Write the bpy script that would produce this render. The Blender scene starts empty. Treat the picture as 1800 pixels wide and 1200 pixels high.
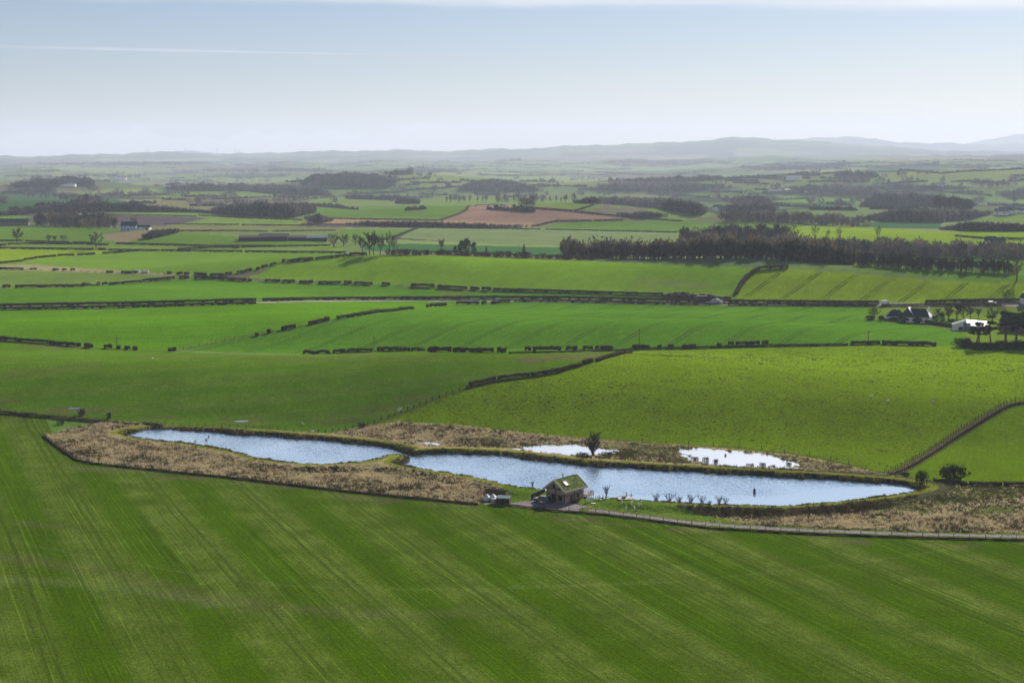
import bpy, math, random
import numpy as np
from math import radians as R
rng = random.Random(7)
nr = np.random.RandomState(11)
scene = bpy.context.scene
COL = scene.collection
# ------------------------------------------------------------------ camera model
H = 85.0; F = 2700.0; HZ = 262.0
PITCH = math.atan((600-HZ)/F)
CP, SP = math.cos(PITCH), math.sin(PITCH)
def ray(px, py):
    px = np.asarray(px, float); py = np.asarray(py, float)
    u = (px-900)/F; v = (600-py)/F
    return u, CP+v*SP, -SP+v*CP
def plane_pt(px, py, z=0.0):
    dx, dy, dz = ray(px, py); t = (z-H)/dz
    return dx*t, dy*t
def sstep(a, b, x):
    t = np.clip((x-a)/(b-a), 0, 1); return t*t*(3-2*t)
# ------------------------------------------------------------------ polygons helpers
def dens(pts, step=14.0, closed=True):
    out = []; n = len(pts)
    for i in range(n if closed else n-1):
        a = pts[i]; b = pts[(i+1) % n]
        k = max(1, int(math.hypot(b[0]-a[0], b[1]-a[1])/step))
        for j in range(k):
            out.append((a[0]+(b[0]-a[0])*j/k, a[1]+(b[1]-a[1])*j/k))
    if not closed: out.append(pts[-1])
    return np.array(out, float)
def smooth_poly(P, it=2, closed=True):
    P = np.asarray(P, float)
    for _ in range(it):
        if closed:
            Q = np.roll(P, -1, 0)
            P = np.stack([P*.75+Q*.25, P*.25+Q*.75], 1).reshape(-1, 2)
        else:
            A, B = P[:-1], P[1:]
            M = np.stack([A*.75+B*.25, A*.25+B*.75], 1).reshape(-1, 2)
            P = np.vstack([P[:1], M, P[-1:]])
    return P
def inpoly(x, y, P):
    res = np.zeros(x.shape, bool)
    bb = (x >= P[:,0].min()) & (x <= P[:,0].max()) & (y >= P[:,1].min()) & (y <= P[:,1].max())
    idx = np.nonzero(bb)[0]
    if len(idx) == 0: return res
    X = x[idx]; Y = y[idx]; c = np.zeros(len(idx), bool)
    x1, y1 = P[-1]
    for x2, y2 in P:
        if y1 != y2:
            m = (y1 > Y) != (y2 > Y)
            c ^= m & (X < (x2-x1)*(Y-y1)/(y2-y1)+x1)
        x1, y1 = x2, y2
    res[idx] = c
    return res
def segdist(x, y, P, closed=True):
    d = np.full(x.shape, 1e9)
    n = len(P)
    for i in range(n if closed else n-1):
        ax, ay = P[i]; bx, by = P[(i+1) % n]
        ux, uy = bx-ax, by-ay; L = ux*ux+uy*uy+1e-9
        t = np.clip(((x-ax)*ux+(y-ay)*uy)/L, 0, 1)
        d = np.minimum(d, (x-ax-t*ux)**2+(y-ay-t*uy)**2)
    return np.sqrt(d)
def sdist(x, y, P, far=60.0):
    """signed distance (negative inside), only worked out near the polygon"""
    d = np.full(x.shape, far)
    bb = (x > P[:,0].min()-far) & (x < P[:,0].max()+far) & (y > P[:,1].min()-far) & (y < P[:,1].max()+far)
    i = np.nonzero(bb)[0]
    if len(i):
        dd = np.minimum(segdist(x[i], y[i], P), far)
        ins = inpoly(x[i], y[i], P)
        d[i] = np.where(ins, -dd, dd)
    return d
_vn = np.random.RandomState(5).uniform(0, 1, (64, 64))
def vnoise(x, y, s):
    x = np.asarray(x)/s+100; y = np.asarray(y)/s+100
    i = np.floor(x).astype(int); j = np.floor(y).astype(int); u = x-i; v = y-j; u = u*u*(3-2*u); v = v*v*(3-2*v)
    g = lambda a, b: _vn[a % 64, b % 64]
    return (g(i,j)*(1-u)+g(i+1,j)*u)*(1-v)+(g(i,j+1)*(1-u)+g(i+1,j+1)*u)*v
# ------------------------------------------------------------------ ponds, traced as real shapes at their own level
WL = 0.6
POND_PX = [(213,766),(240,757.5),(270,754.5),(330,756),(400,762),(480,767),(560,773),(640,781),(700,790),(719,796),(722,801),
 (760,798),(800,796.5),(850,799),(900,802),(940,808),(980,813),(1040,819),(1150,825),(1250,831),(1350,837),(1450,842),(1540,848),
 (1590,853),(1616,859),(1623,863),(1590,867.5),(1540,874),(1480,881),(1420,887.5),(1370,890),(1300,889),(1250,887),(1180,884),(1130,880),
 (1108,877),(1075,874),(1040,872),(1000,866),(959,861.5),(913,859),(895,855),(864,846.5),(820,840),(790,834),(760,829),(730,824.5),(708,821),
 (698,817.5),(709,812),(716,807),(713,803),(700,801.5),(680,802.5),(664,807),(648,812),(620,816),(580,819),(540,818),(500,815),(470,811),
 (440,803.5),(420,798),(400,793.5),(370,787.5),(340,781.5),(300,777),(260,772),(230,769)]
POOL1_PX = [(895,790),(920,785),(950,782),(985,781),(1010,780),(1030,784),(1060,789),(1087,791),(1080,795),(1040,797),(1010,800),(985,800),(950,797),(920,794)]
POOL2_PX = [(1196,788),(1230,788),(1270,790),(1310,794),(1350,798),(1380,806),(1402,818),(1395,823),(1350,826),(1300,823),(1260,819),(1230,813),(1215,806),(1205,798)]
POOL3_PX = [(712,778),(745,776),(775,779),(760,781),(725,780)]
def zpoly(px, z, it=2):
    P = smooth_poly(np.array(px, float), it)
    x, y = plane_pt(P[:,0], P[:,1], z)
    return np.stack([x, y], 1)
POND = zpoly(POND_PX, WL)
POOLS = [zpoly(POOL1_PX, .62), zpoly(POOL2_PX, .62), zpoly(POOL3_PX, .62)]
def hull(P):
    P = sorted(map(tuple, P)); out = []
    for seq in (P, P[::-1]):
        h = []
        for p in seq:
            while len(h) > 1 and (h[-1][0]-h[-2][0])*(p[1]-h[-2][1])-(h[-1][1]-h[-2][1])*(p[0]-h[-2][0]) <= 0: h.pop()
            h.append(p)
        out += h[:-1]
    return np.array(out)
def smooth_hull(P, n, win):
    P = hull(P); Q = np.vstack([P, P[:1]]); s_ = np.concatenate([[0], np.cumsum(np.hypot(*np.diff(Q, axis=0).T))]); q = np.linspace(0, s_[-1], 8*n, endpoint=False)
    R_ = np.stack([np.interp(q, s_, Q[:,0]), np.interp(q, s_, Q[:,1])], 1)
    k = max(1, int(win/(s_[-1]/(8*n))))
    for _ in range(3): R_ = sum(np.roll(R_, j, 0) for j in range(-k, k+1))/(2*k+1)
    return R_[::8]
PONDH = smooth_hull(POND, 130, 7.); POOLSH = [smooth_hull(p, 50, 2.5) for p in POOLS]
CABX, CABY = [float(v) for v in plane_pt(985, 882, .6)]
# ------------------------------------------------------------------ terrain
HILLS = []
def hill(px, py, h, wl, wf, wb, ang=0.0, tilt=0.0):
    x, y = plane_pt(px, py, h)
    HILLS.append((float(x), float(y), h, wl, wf, wb, math.cos(R(ang)), math.sin(R(ang)), tilt))
hill(330, 632, 10.5, 185, 84, 95, -4)
hill(1480, 692, 7.0, 150, 60, 240, -3)
hill(1060, 569, 8, 125, 62, 110, -8)
hill(1250, 545, 3.5, 100, 40, 60, -8)
hill(230, 556, 7.5, 120, 70, 90, 4)
hill(170, 508, 4.0, 150, 70, 90, 3)
hill(850, 453, 13.5, 200, 140, 130, -6)
hill(1560, 485, 11, 135, 85, 130, -20)
hill(380, 411, 7.0, 130, 150, 140, 0)
hill(870, 362, 11.0, 170, 250, 200, 0)
hill(1120, 362, 13.0, 170, 160, 250, 0)
hill(110, 399, 8.0, 150, 160, 200, 0)
hill(1600, 402, 9.0, 190, 150, 200, 0)
hill(1640, 350, 14.0, 220, 200, 400, 0)
hill(690, 360, 8.0, 180, 200, 200, 0)
hill(60, 345, 14.0, 220, 260, 300, 0)
RIDGES = [
 (4300, 1000, 1500, [(-900,330),(-200,320),(0,317),(100,312),(170,314),(250,324),(330,327),(450,325),(530,315),(600,308),(680,305),(760,306),(830,311),(920,319),(1010,321),(1090,316),(1180,318),(1260,312),(1400,303),(1550,298),(1700,296),(1800,294),(2600,296)]),
 (8000, 2500, 3500, [(-900,305),(0,300),(100,297),(190,303),(300,309),(420,305),(520,302),(580,299),(660,297),(740,293),(800,297),(900,301),(1050,303),(1150,300),(1250,296),(1350,288),(1480,283),(1640,280),(1800,279),(2600,278)]),
 (11500, 2800, 2500, [(-900,292),(0,288),(100,285),(200,287.5),(300,283),(400,288),(520,284),(600,286),(700,281),(800,284.5),(900,281),(1000,283),(1100,279),(1200,281),(1350,274),(1450,277),(1560,272),(1650,274),(1800,270),(2600,272)]),
 (18000, 5500, 4000, [(-900,279),(0,273.5),(60,274),(150,271.5),(260,268),(330,267),(390,271.5),(430,270),(500,267),(560,266),(640,264.5),(700,263.5),(760,265.5),(880,262),(930,261),(960,258.5),(1050,255),(1100,252.5),(1150,252),(1230,247),(1280,242.5),(1330,243),(1400,247),(1480,253),(1560,258),(1640,264),(1800,266),(2600,262)]),
 (24500, 4000, 3500, [(-900,290),(200,280),(280,265.5),(320,264.8),(370,268),(480,275),(1200,270),(1300,262),(1380,246.5),(1440,241),(1500,242),(1560,248.5),(1640,253),(1720,254),(1800,254),(2600,260)]),
 (29000, 3000, 2000, [(-900,290),(1500,275),(1600,256),(1650,251.5),(1690,252),(1740,244.5),(1800,236.5),(1900,230),(2600,250)]),
]
def T(x, y):
    x = np.asarray(x, float); y = np.asarray(y, float)
    r = np.hypot(x, y)
    z = np.zeros_like(x)
    for hx, hy, h, wl, wf, wb, c, s, tl in HILLS:
        dx, dy = x-hx, y-hy
        u = dx*c+dy*s; v = -dx*s+dy*c
        m = (np.abs(u) < wl*1.6) & (v > -wf) & (v < wb)
        if m.any():
            uu, vv = u[m], v[m]
            q = np.where(vv < 0, vv/wf, vv/wb)
            z[m] += h*np.exp(-(uu/wl)**4)*(.5+.5*np.cos(np.pi*q))
    z -= .0105*np.clip(r-1300, 0, 6500)
    a1 = sstep(520, 1000, r)
    z += a1*(1.4*np.sin(x/61+.6*np.sin(y/90))*np.sin(y/77+1.3)+1.3*np.sin(x/143+2.1+y/210))
    a4 = a1*(1-sstep(980, 1350, r))
    z += a4*3.3*np.sin(y/37+x/150+1.3*np.sin(x/120+.5))
    a2 = sstep(1300, 3200, r)
    z += a2*(4*np.sin(x/310+.8*np.sin(y/500))*np.sin(y/420+.4)+5*np.sin(x/690+1.0+y/1500))
    a3 = sstep(2000, 3500, r)
    if (r > 2000).any():
        m = r > 2000
        xx, yy, rr = x[m], y[m], r[m]
        px = np.where(yy > 50, 900+F*xx/np.maximum(yy, 50), np.where(xx > 0, 2600, -900))
        px = np.clip(px, -900, 2600)
        zz = z[m]
        bump = 9*np.sin(xx/520+1.7*np.sin(yy/900))*np.sin(yy/610+2)+5*np.sin(xx/230+yy/340)
        for D, wf, wb, pts in RIDGES:
            P = np.array(pts, float)
            wig = 0 if D < 7000 else .9*np.sin(px/23+D)+.6*np.sin(px/9.1+D*.3)+.4*np.sin(px/4.3)
            crest = H+(HZ-np.interp(px, P[:,0], P[:,1])-wig)*D/F
            q = np.where(rr < D, (rr-D)/wf, (rr-D)/wb)
            prof = np.where(np.abs(q) < 1, .5+.5*np.cos(np.pi*np.clip(q, -1, 1)), 0)
            b = 1-prof*prof
            zr = -72+(crest+72)*prof+bump*b*np.clip(prof*3, 0, 1)
            zz = np.maximum(zz, zr)
        z[m] = zz
    # the knoll the photograph was taken from
    z += 58*(1-sstep(0, 205, r))
    # ponds: flattened ground, then bank
    near = (r > 300) & (r < 560) & (np.abs(x) < 190)
    if near.any():
        i = np.nonzero(near.ravel())[0]
        xf, yf, zf = x.ravel(), y.ravel(), z.ravel().copy()
        X, Y = xf[i], yf[i]
        d = sdist(X, Y, PONDH, 45)
        w = 1-sstep(8, 30, d)
        for p in POOLSH: w = np.maximum(w, 1-sstep(3, 15, sdist(X, Y, p, 45)))
        nearside = sstep(0, 8, (372+.02*X)-Y)
        zf[i] = zf[i]*(1-w)+w*.62*(1-nearside*.6)
        z = zf.reshape(x.shape)
    return z
def banks(x, y, z):
    """pond bed, bank and crest; returns new z and the distance to the water's edge"""
    xf, yf, zf = x.ravel(), y.ravel(), z.ravel().copy()
    dp = np.full(xf.shape, 99.0); dq = np.full(xf.shape, 99.0)
    i = np.nonzero((xf > -150) & (xf < 150) & (yf > 320) & (yf < 520))[0]
    if len(i):
        X, Y = xf[i], yf[i]
        jit = .35*np.sin(X*1.3+2*np.sin(Y*.9))*np.sin(Y*1.1)+.25*np.sin(X*.37)+.15*np.sin(X*3.1+Y*2.3)
        d = sdist(X, Y, POND, 40)+jit
        cab = np.exp(-(((X-CABX-1)/13)**2+((Y-CABY-3)/11)**2)**2)
        far_tip = np.exp(-((X-(-103))/10)**2)
        hb = .95*(1-.85*cab)*(1-.5*far_tip)
        up = sstep(-.5, 1.3, d)*(1-sstep(4.4, 9.5, d))
        zz = zf[i]
        inside = d < -.5
        zz = np.where(d < 1.3, np.maximum(WL-.9+(zz-WL+.9)*sstep(-1.6, .6, d), WL-.9), zz)+hb*up
        dd = np.full(d.shape, 99.0)
        for p in POOLS: dd = np.minimum(dd, sdist(X, Y, p, 40))
        jit2 = .9*np.sin(X*.8+1.5*np.sin(Y*.7))*np.sin(Y*.6+1)+.5*np.sin(X*1.9+Y*1.1)
        dd2 = dd+jit2
        zz = np.where((d > 4) & (dd2 < 2), zz-.35*(1-sstep(-1.5, 1.5, dd2)), zz)
        zf[i] = zz; dp[i] = d; dq[i] = dd2
    return zf.reshape(x.shape), dp.reshape(x.shape), dq.reshape(x.shape)
def TF(x, y):
    x = np.atleast_1d(np.asarray(x, float)); y = np.atleast_1d(np.asarray(y, float))
    return banks(x, y, T(x, y))[0]
def tz(x, y): return float(TF(x, y)[0])
_t = np.concatenate([np.geomspace(205, 1500, 240), np.geomspace(1515, 31500, 300)])
def hits(px, py):
    """where the sight line through a pixel meets the land: a real place (x, y)"""
    dx, dy, dz = ray(np.atleast_1d(px), np.atleast_1d(py))
    n = np.sqrt(dx*dx+dy*dy); ux, uy, uz = dx/n, dy/n, dz/n
    below = (H+uz[:,None]*_t) < T(ux[:,None]*_t, uy[:,None]*_t)
    k = below.argmax(1); none = ~below.any(1)
    k = np.clip(k, 1, len(_t)-1)
    a, b = _t[k-1], _t[k]
    for _ in range(11):
        m = (a+b)/2; bl = (H+uz*m) < T(ux*m, uy*m)
        b = np.where(bl, m, b); a = np.where(bl, a, m)
    t = np.where(none, 18000, (a+b)/2)
    return ux*t, uy*t
def at(px, py):
    x, y = hits([px], [py]); return float(x[0]), float(y[0])
def world_poly(pts, closed=True, step=14):
    P = dens(pts, step, closed)
    x, y = hits(P[:,0], P[:,1])
    return np.stack([x, y], 1)
def pxm(y): return F/max(y, 1.0)*1.0        # pixels per metre at a depth
# ------------------------------------------------------------------ objects
def tag(o, label=None, cat=None, group=None, kind=None):
    if label: o['label'] = label
    if cat: o['category'] = cat
    if group: o['group'] = group
    if kind: o['kind'] = kind
    return o
def empty(name, loc, rz=0.0, label=None, cat=None, group=None):
    o = bpy.data.objects.new(name, None); COL.objects.link(o)
    o.location = loc; o.rotation_euler = (0, 0, rz); o.empty_display_size = .5
    return tag(o, label, cat, group)
class MB:
    def __init__(s): s.v = []; s.f = []; s.m = []
    def add(s, vs, fs, m=0):
        k = len(s.v); s.v.extend(vs); s.f.extend([tuple(i+k for i in f) for f in fs]); s.m.extend([m]*len(fs)); return s
    def box(s, x0, y0, z0, x1, y1, z1, m=0):
        vs = [(x0,y0,z0),(x1,y0,z0),(x1,y1,z0),(x0,y1,z0),(x0,y0,z1),(x1,y0,z1),(x1,y1,z1),(x0,y1,z1)]
        return s.add(vs, [(0,3,2,1),(4,5,6,7),(0,1,5,4),(1,2,6,5),(2,3,7,6),(3,0,4,7)], m)
    def tube(s, pts, rad, n=6, m=0, cap=True):
        rings = []
        for i, p in enumerate(pts):
            a = pts[max(0, i-1)]; b = pts[min(len(pts)-1, i+1)]
            d = np.array(b, float)-np.array(a, float); d /= (np.linalg.norm(d)+1e-9)
            q = np.array((0, 0, 1.)) if abs(d[2]) < .9 else np.array((1., 0, 0))
            u = np.cross(d, q); u /= np.linalg.norm(u); w = np.cross(d, u)
            r = rad[i] if hasattr(rad, '__len__') else rad
            rings.append([tuple(np.array(p, float)+r*(math.cos(2*math.pi*k/n)*u+math.sin(2*math.pi*k/n)*w)) for k in range(n)])
        vs = [v for g in rings for v in g]; fs = []
        for i in range(len(pts)-1):
            for k in range(n):
                fs.append((i*n+k, i*n+(k+1) % n, (i+1)*n+(k+1) % n, (i+1)*n+k))
        if cap: fs.append(tuple(range(n))[::-1]); fs.append(tuple((len(pts)-1)*n+k for k in range(n)))
        return s.add(vs, fs, m)
    def prism(s, pts, y0, y1, m=0):
        """outline in x,z pushed along y"""
        n = len(pts)
        vs = [(p[0], y0, p[1]) for p in pts]+[(p[0], y1, p[1]) for p in pts]
        fs = [tuple(range(n)), tuple(range(2*n-1, n-1, -1))]
        for k in range(n): fs.append((k, n+k, n+(k+1) % n, (k+1) % n))
        return s.add(vs, fs, m)
    def ball(s, c, r, m=0, n=8, k=6, jit=0, rr=None):
        vs = []; fs = []; rr = rr or rng
        r = (r, r, r) if not hasattr(r, '__len__') else r
        for i in range(k+1):
            th = math.pi*i/k
            for j in range(n):
                ph = 2*math.pi*j/n; q = 1+jit*(rr.random()-.5)
                vs.append((c[0]+r[0]*q*math.sin(th)*math.cos(ph), c[1]+r[1]*q*math.sin(th)*math.sin(ph), c[2]+r[2]*q*math.cos(th)))
        for i in range(k):
            for j in range(n):
                fs.append((i*n+j, (i+1)*n+j, (i+1)*n+(j+1) % n, i*n+(j+1) % n))
        return s.add(vs, fs, m)
    def mesh(s, name, mats, smooth=False):
        me = bpy.data.meshes.new(name); me.from_pydata(s.v, [], s.f)
        for m in mats: me.materials.append(m)
        if len(mats) > 1: me.polygons.foreach_set('material_index', s.m)
        if smooth: me.polygons.foreach_set('use_smooth', [True]*len(s.f))
        me.update(); return me
    def build(s, name, mats, parent=None, smooth=False, loc=None):
        mats = mats if isinstance(mats, (list, tuple)) else [mats]
        o = bpy.data.objects.new(name, s.mesh(name, mats, smooth)); COL.objects.link(o)
        if parent: o.parent = parent
        if loc: o.location = loc
        return o
def tri_mesh(name, V, Fq, mats, midx=None, smooth=False):
    """fast mesh from arrays; Fq is (n,3) or (n,4)"""
    me = bpy.data.meshes.new(name); V = np.ascontiguousarray(V, np.float32); Fq = np.ascontiguousarray(Fq, np.int32)
    n, k = Fq.shape
    me.vertices.add(len(V)); me.vertices.foreach_set('co', V.ravel())
    me.loops.add(n*k); me.loops.foreach_set('vertex_index', Fq.ravel())
    me.polygons.add(n); me.polygons.foreach_set('loop_start', np.arange(0, n*k, k, dtype=np.int32))
    me.polygons.foreach_set('loop_total', np.full(n, k, np.int32))
    for m in mats: me.materials.append(m)
    if midx is not None: me.polygons.foreach_set('material_index', np.ascontiguousarray(midx, np.int32))
    if smooth: me.polygons.foreach_set('use_smooth', np.ones(n, bool))
    me.update(calc_edges=True); me.validate(verbose=False)
    return me
def link(name, me, parent=None):
    o = bpy.data.objects.new(name, me); COL.objects.link(o)
    if parent: o.parent = parent
    return o
def copy_tree(o, parent=None):
    c = o.copy(); COL.objects.link(c)
    if parent: c.parent = parent
    for ch in list(o.children): copy_tree(ch, c)
    return c
# ------------------------------------------------------------------ materials
def nodes(name):
    m = bpy.data.materials.new(name); m.use_nodes = True
    nt = m.node_tree; b = nt.nodes['Principled BSDF']
    return m, nt, b
def mat(name, c, rough=.8, c2=None, scale=2.0, bump=0.0, spec=.3, metal=0.0, trans=0.0, stretch=None, coat=0.0, detail=4):
    m, nt, b = nodes(name); N = nt.nodes; L = nt.links
    c2 = c2 or tuple(v*.7 for v in c)
    tc = N.new('ShaderNodeTexCoord'); mp = N.new('ShaderNodeMapping'); mp.inputs['Scale'].default_value = stretch or (1, 1, 1)
    L.new(tc.outputs['Object'], mp.inputs['Vector'])
    no = N.new('ShaderNodeTexNoise'); no.inputs['Scale'].default_value = scale; no.inputs['Detail'].default_value = detail
    L.new(mp.outputs[0], no.inputs['Vector'])
    ramp = N.new('ShaderNodeMapRange'); ramp.inputs[1].default_value = .3; ramp.inputs[2].default_value = .7
    L.new(no.outputs['Fac'], ramp.inputs[0])
    mx = N.new('ShaderNodeMix'); mx.data_type = 'RGBA'
    mx.inputs['A'].default_value = (*c, 1); mx.inputs['B'].default_value = (*c2, 1)
    L.new(ramp.outputs[0], mx.inputs['Factor']); L.new(mx.outputs['Result'], b.inputs['Base Color'])
    b.inputs['Roughness'].default_value = rough; b.inputs['Metallic'].default_value = metal
    b.inputs['Specular IOR Level'].default_value = spec; b.inputs['Coat Weight'].default_value = coat
    if bump:
        bp = N.new('ShaderNodeBump'); bp.inputs['Strength'].default_value = bump; bp.inputs['Distance'].default_value = .1
        L.new(no.outputs['Fac'], bp.inputs['Height']); L.new(bp.outputs[0], b.inputs['Normal'])
    if trans:
        tr = N.new('ShaderNodeBsdfTranslucent'); L.new(mx.outputs['Result'], tr.inputs['Color'])
        ms = N.new('ShaderNodeMixShader'); ms.inputs[0].default_value = trans
        L.new(b.outputs[0], ms.inputs[1]); L.new(tr.outputs[0], ms.inputs[2]); L.new(ms.outputs[0], N['Material Output'].inputs[0])
    return m
# ================================================================== GROUND
G = 1.0                        # grid density
ys = np.arange(1330, 274, -1.15/G)
rr_ = H*F/(ys-HZ)
rows = [r for r in rr_ if r < 2600]
r = rows[-1]
while r < 31500:
    r += min(r*r/(H*F)*1.15, 28+max(0, (r-7000))*.012)/G; rows.append(r)
rows = np.array([2, 40, 80, 120, 150, 175, 195, 208]+[q for q in rows if q > 214])
fine = np.arange(-20.6, 20.61, .036/G)
outer = np.concatenate([np.arange(-180, -40, 6.0), np.arange(-40, -20.7, .6)])
angs = np.concatenate([outer, fine, -outer[::-1][:-1]]) if True else fine
A = np.radians(angs)
gx = np.sin(A)[None,:]*rows[:,None]; gy = np.cos(A)[None,:]*rows[:,None]
nR, nA = gx.shape
X = gx.ravel(); Y = gy.ravel()
Z0 = T(X, Y)
Z, DP, DQ = banks(X, Y, Z0)
RR = np.hypot(X, Y)
# small-scale unevenness of rough ground comes with the field kinds below
C = np.zeros((len(X), 3)); PAR = np.zeros((len(X), 3)); ROW = np.zeros(len(X))
def setc(m, c, tram=0., band=0., tuft=0., rowdir=None, off=0.):
    C[m] = c; PAR[m] = (tram, band, tuft)
    if rowdir is not None:
        a = R(rowdir); ROW[m] = X[m]*math.cos(a)-Y[m]*math.sin(a)+off
def field(pts, c, tram=0., band=0., tuft=.25, rowdir=0., off=0., step=14, clip=None):
    W = world_poly(pts, True, step)
    m = inpoly(X, Y, W)
    setc(m, c, tram, band, tuft, rowdir, off)
    return m
# ---- default: a patchwork of far fields, each cell its own crop
ns = 1300
sx = nr.uniform(-11000, 11000, ns); sy = 900+nr.uniform(0, 1, ns)**1.7*20000
sx = sx*(.12+.88*np.clip(sy/16000, 0, 1))
pal = np.array([(.085,.125,.035),(.10,.14,.045),(.075,.11,.035),(.12,.135,.055),(.09,.085,.05),(.035,.045,.028),(.13,.15,.06),(.07,.10,.04)])
ci = nr.randint(0, len(pal), ns)
far_i = np.nonzero(RR > 850)[0]
cs, sn = math.cos(.35), math.sin(.35)
best = np.full(len(far_i), 1e18); bi = np.zeros(len(far_i), int)
fx = X[far_i]; fy = Y[far_i]
wx = fx+60*np.sin(fy/170)+40*np.sin(fx/120); wy = fy+80*np.sin(fx/210)
u0 = wx*cs+wy*sn; v0 = (-wx*sn+wy*cs)*.62
for k in range(ns):
    ku = sx[k]*cs+sy[k]*sn; kv = (-sx[k]*sn+sy[k]*cs)*.62
    d = (u0-ku)**2+(v0-kv)**2
    m = d < best; best[m] = d[m]; bi[m] = k
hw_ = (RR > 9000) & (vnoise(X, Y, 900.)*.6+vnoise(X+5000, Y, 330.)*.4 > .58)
GREENF = (.06,.11,.012)
setc(np.ones(len(X), bool), GREENF, 0, 0, .25)
C[far_i] = pal[ci[bi]]
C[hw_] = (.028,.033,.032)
hillbrown = sstep(11000, 17000, RR)[:,None]
C = C*(1-.35*hillbrown)+np.array((.075,.08,.045))*.35*hillbrown
# ---- fields, far to near (pixel outlines thrown onto the land; colours are crop colours)
PALE = (.13,.165,.05); LG = (.095,.145,.025); MG = (.068,.125,.014); TEAL = (.028,.07,.025); OLV = (.11,.105,.04)
BRN = (.17,.105,.075); PLO = (.055,.045,.05); BRG = (.060,.145,.002); YG = (.122,.185,.005)
field([(740,306),(800,301),(900,304),(1080,315),(960,331),(880,327),(760,333),(700,320)], PALE)
field([(1090,318),(1230,310),(1300,318),(1180,330),(1100,325)], LG)
field([(1200,338),(1300,332),(1400,330),(1330,342),(1220,345)], LG)
field([(1330,345),(1500,338),(1515,350),(1420,358),(1310,352)], LG)
field([(1310,352),(1420,357),(1510,351),(1500,362),(1380,364),(1300,360)], TEAL)
field([(1530,305),(1640,300),(1800,292),(2000,290),(2000,325),(1800,328),(1650,327),(1560,322)], PALE)
field([(1500,300),(1560,292),(1700,292),(1640,300),(1540,304)], TEAL)
field([(1640,331),(1800,332),(2000,334),(2000,355),(1800,357),(1720,352),(1650,342)], LG)
field([(1400,315),(1530,308),(1560,322),(1480,322),(1400,325)], LG)
field([(530,330),(640,331),(700,333),(640,338),(560,339)], LG)
field([(100,337),(170,334),(270,331),(280,336),(200,342),(120,340)], PALE)
field([(270,341),(340,336),(450,336.5),(590,341),(590,346),(400,349),(285,348)], LG)
field([(540,349),(600,347),(680,350),(690,357),(640,360),(545,357)], LG)
field([(-300,340),(0,341),(90,344),(150,355),(100,370),(0,371),(-300,372)], TEAL)
field([(100,347),(200,350),(240,358),(180,360),(120,356)], TEAL)
field([(240,359),(280,353),(330,350),(440,352),(420,359),(366,368),(300,365)], OLV)
field([(440,353),(570,357),(560,363),(430,361)], (.13,.10,.06))
field([(690,352),(830,345),(900,352),(1010,356),(1060,362),(1010,371),(880,361),(830,361),(700,362)], LG)
field([(1010,371),(1060,362),(1130,362),(1240,372),(1260,378),(1200,388),(1110,382)], LG, tuft=.4)
field([(1020,372),(1060,364),(1130,364),(1140,377),(1060,377)], (.095,.09,.06), tuft=.6)
field([(560,363),(700,361),(832,361),(805,377),(776,387),(540,382)], MG, .5, 0, .2, 60)
field([(776,387),(805,377),(836,362),(870,360),(960,364),(1105,382),(1050,388),(990,389),(940,398),(860,396),(780,391)], BRN, 0, 0, .3, 70)
field([(540,383),(700,387),(776,387),(940,393),(930,399),(780,396),(520,392)], (.2,.135,.07))
field([(520,393),(660,395),(760,397),(740,401),(520,399)], PLO)
field([(950,403),(1000,390),(1100,388),(1350,391),(1500,402),(1310,404),(1190,409),(1000,404)], MG, .9, 0, .2, 48)
field([(1190,409),(1310,404),(1390,400),(1390,420),(1190,440)], YG)
field([(700,418),(732,401),(900,402),(1190,409),(1190,440),(1120,438),(1000,433),(900,431),(800,425)], (.10,.135,.05), .15, 0, .2, 60)
field([(640,425),(700,421),(800,425),(900,431),(1110,436),(1100,439),(900,434),(720,429),(650,430)], PALE)
field([(640,431),(720,428),(900,433),(1110,438),(1110,446),(900,447),(640,440)], (.03,.085,.025))
field([(560,402),(720,403),(690,418),(640,424),(570,418)], MG)
field([(-300,382),(0,380),(100,375),(140,376),(250,379),(360,383),(330,391),(290,397),(245,394),(130,386),(0,390)], PLO, 0, 0, .3, 80)
field([(110,374),(140,371),(300,373),(450,380),(535,387),(540,391),(430,387),(350,382),(200,377)], LG)
field([(290,396),(330,391),(370,384),(440,388),(540,392),(560,398),(430,397)], LG)
field([(-300,374),(0,376),(60,382),(0,390),(-300,392)], MG)
field([(260,403),(300,397),(430,397.5),(600,400),(600,404),(430,404),(300,405)], OLV)
field([(280,407),(430,404),(600,404),(590,412),(430,411),(330,412)], (.085,.12,.035))
field([(-300,399),(0,398),(160,399),(205,404),(245,420),(190,428),(0,425),(-300,425)], MG, 0, 0, .3)
field([(180,412),(215,407),(270,406),(262,416),(215,426),(185,422)], (.14,.115,.065), 0, 0, .9)
field([(215,428),(260,416),(300,410),(360,411),(440,417),(570,421),(575,431),(450,433),(350,432)], MG, .3, 0, .25, 75)
field([(-300,425),(0,425),(190,429),(215,428),(450,433),(600,432),(615,446),(450,444),(330,441),(170,439),(-300,438)], LG, 0, 0, .25)
field([(1385,402),(1420,397),(1550,401),(1650,408),(1800,403),(2100,400),(2100,425),(1800,428),(1700,432),(1540,428),(1390,420)], YG, .35, 0, .3, 55)
field([(1530,391),(1580,387),(1660,390),(1650,402),(1550,401),(1500,398)], TEAL)
field([(1690,395),(1720,386),(1800,374),(2000,370),(2000,392),(1760,390)], LG)
field([(1500,443),(1600,446),(1800,452),(2100,456),(2100,505),(1800,498),(1700,494),(1500,472)], MG, 0, 0, .4)
field([(-300,438),(0,437),(170,439),(222,442),(160,447),(80,455),(0,463),(-300,475)], YG, .2, 0, .25, 70)
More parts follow.
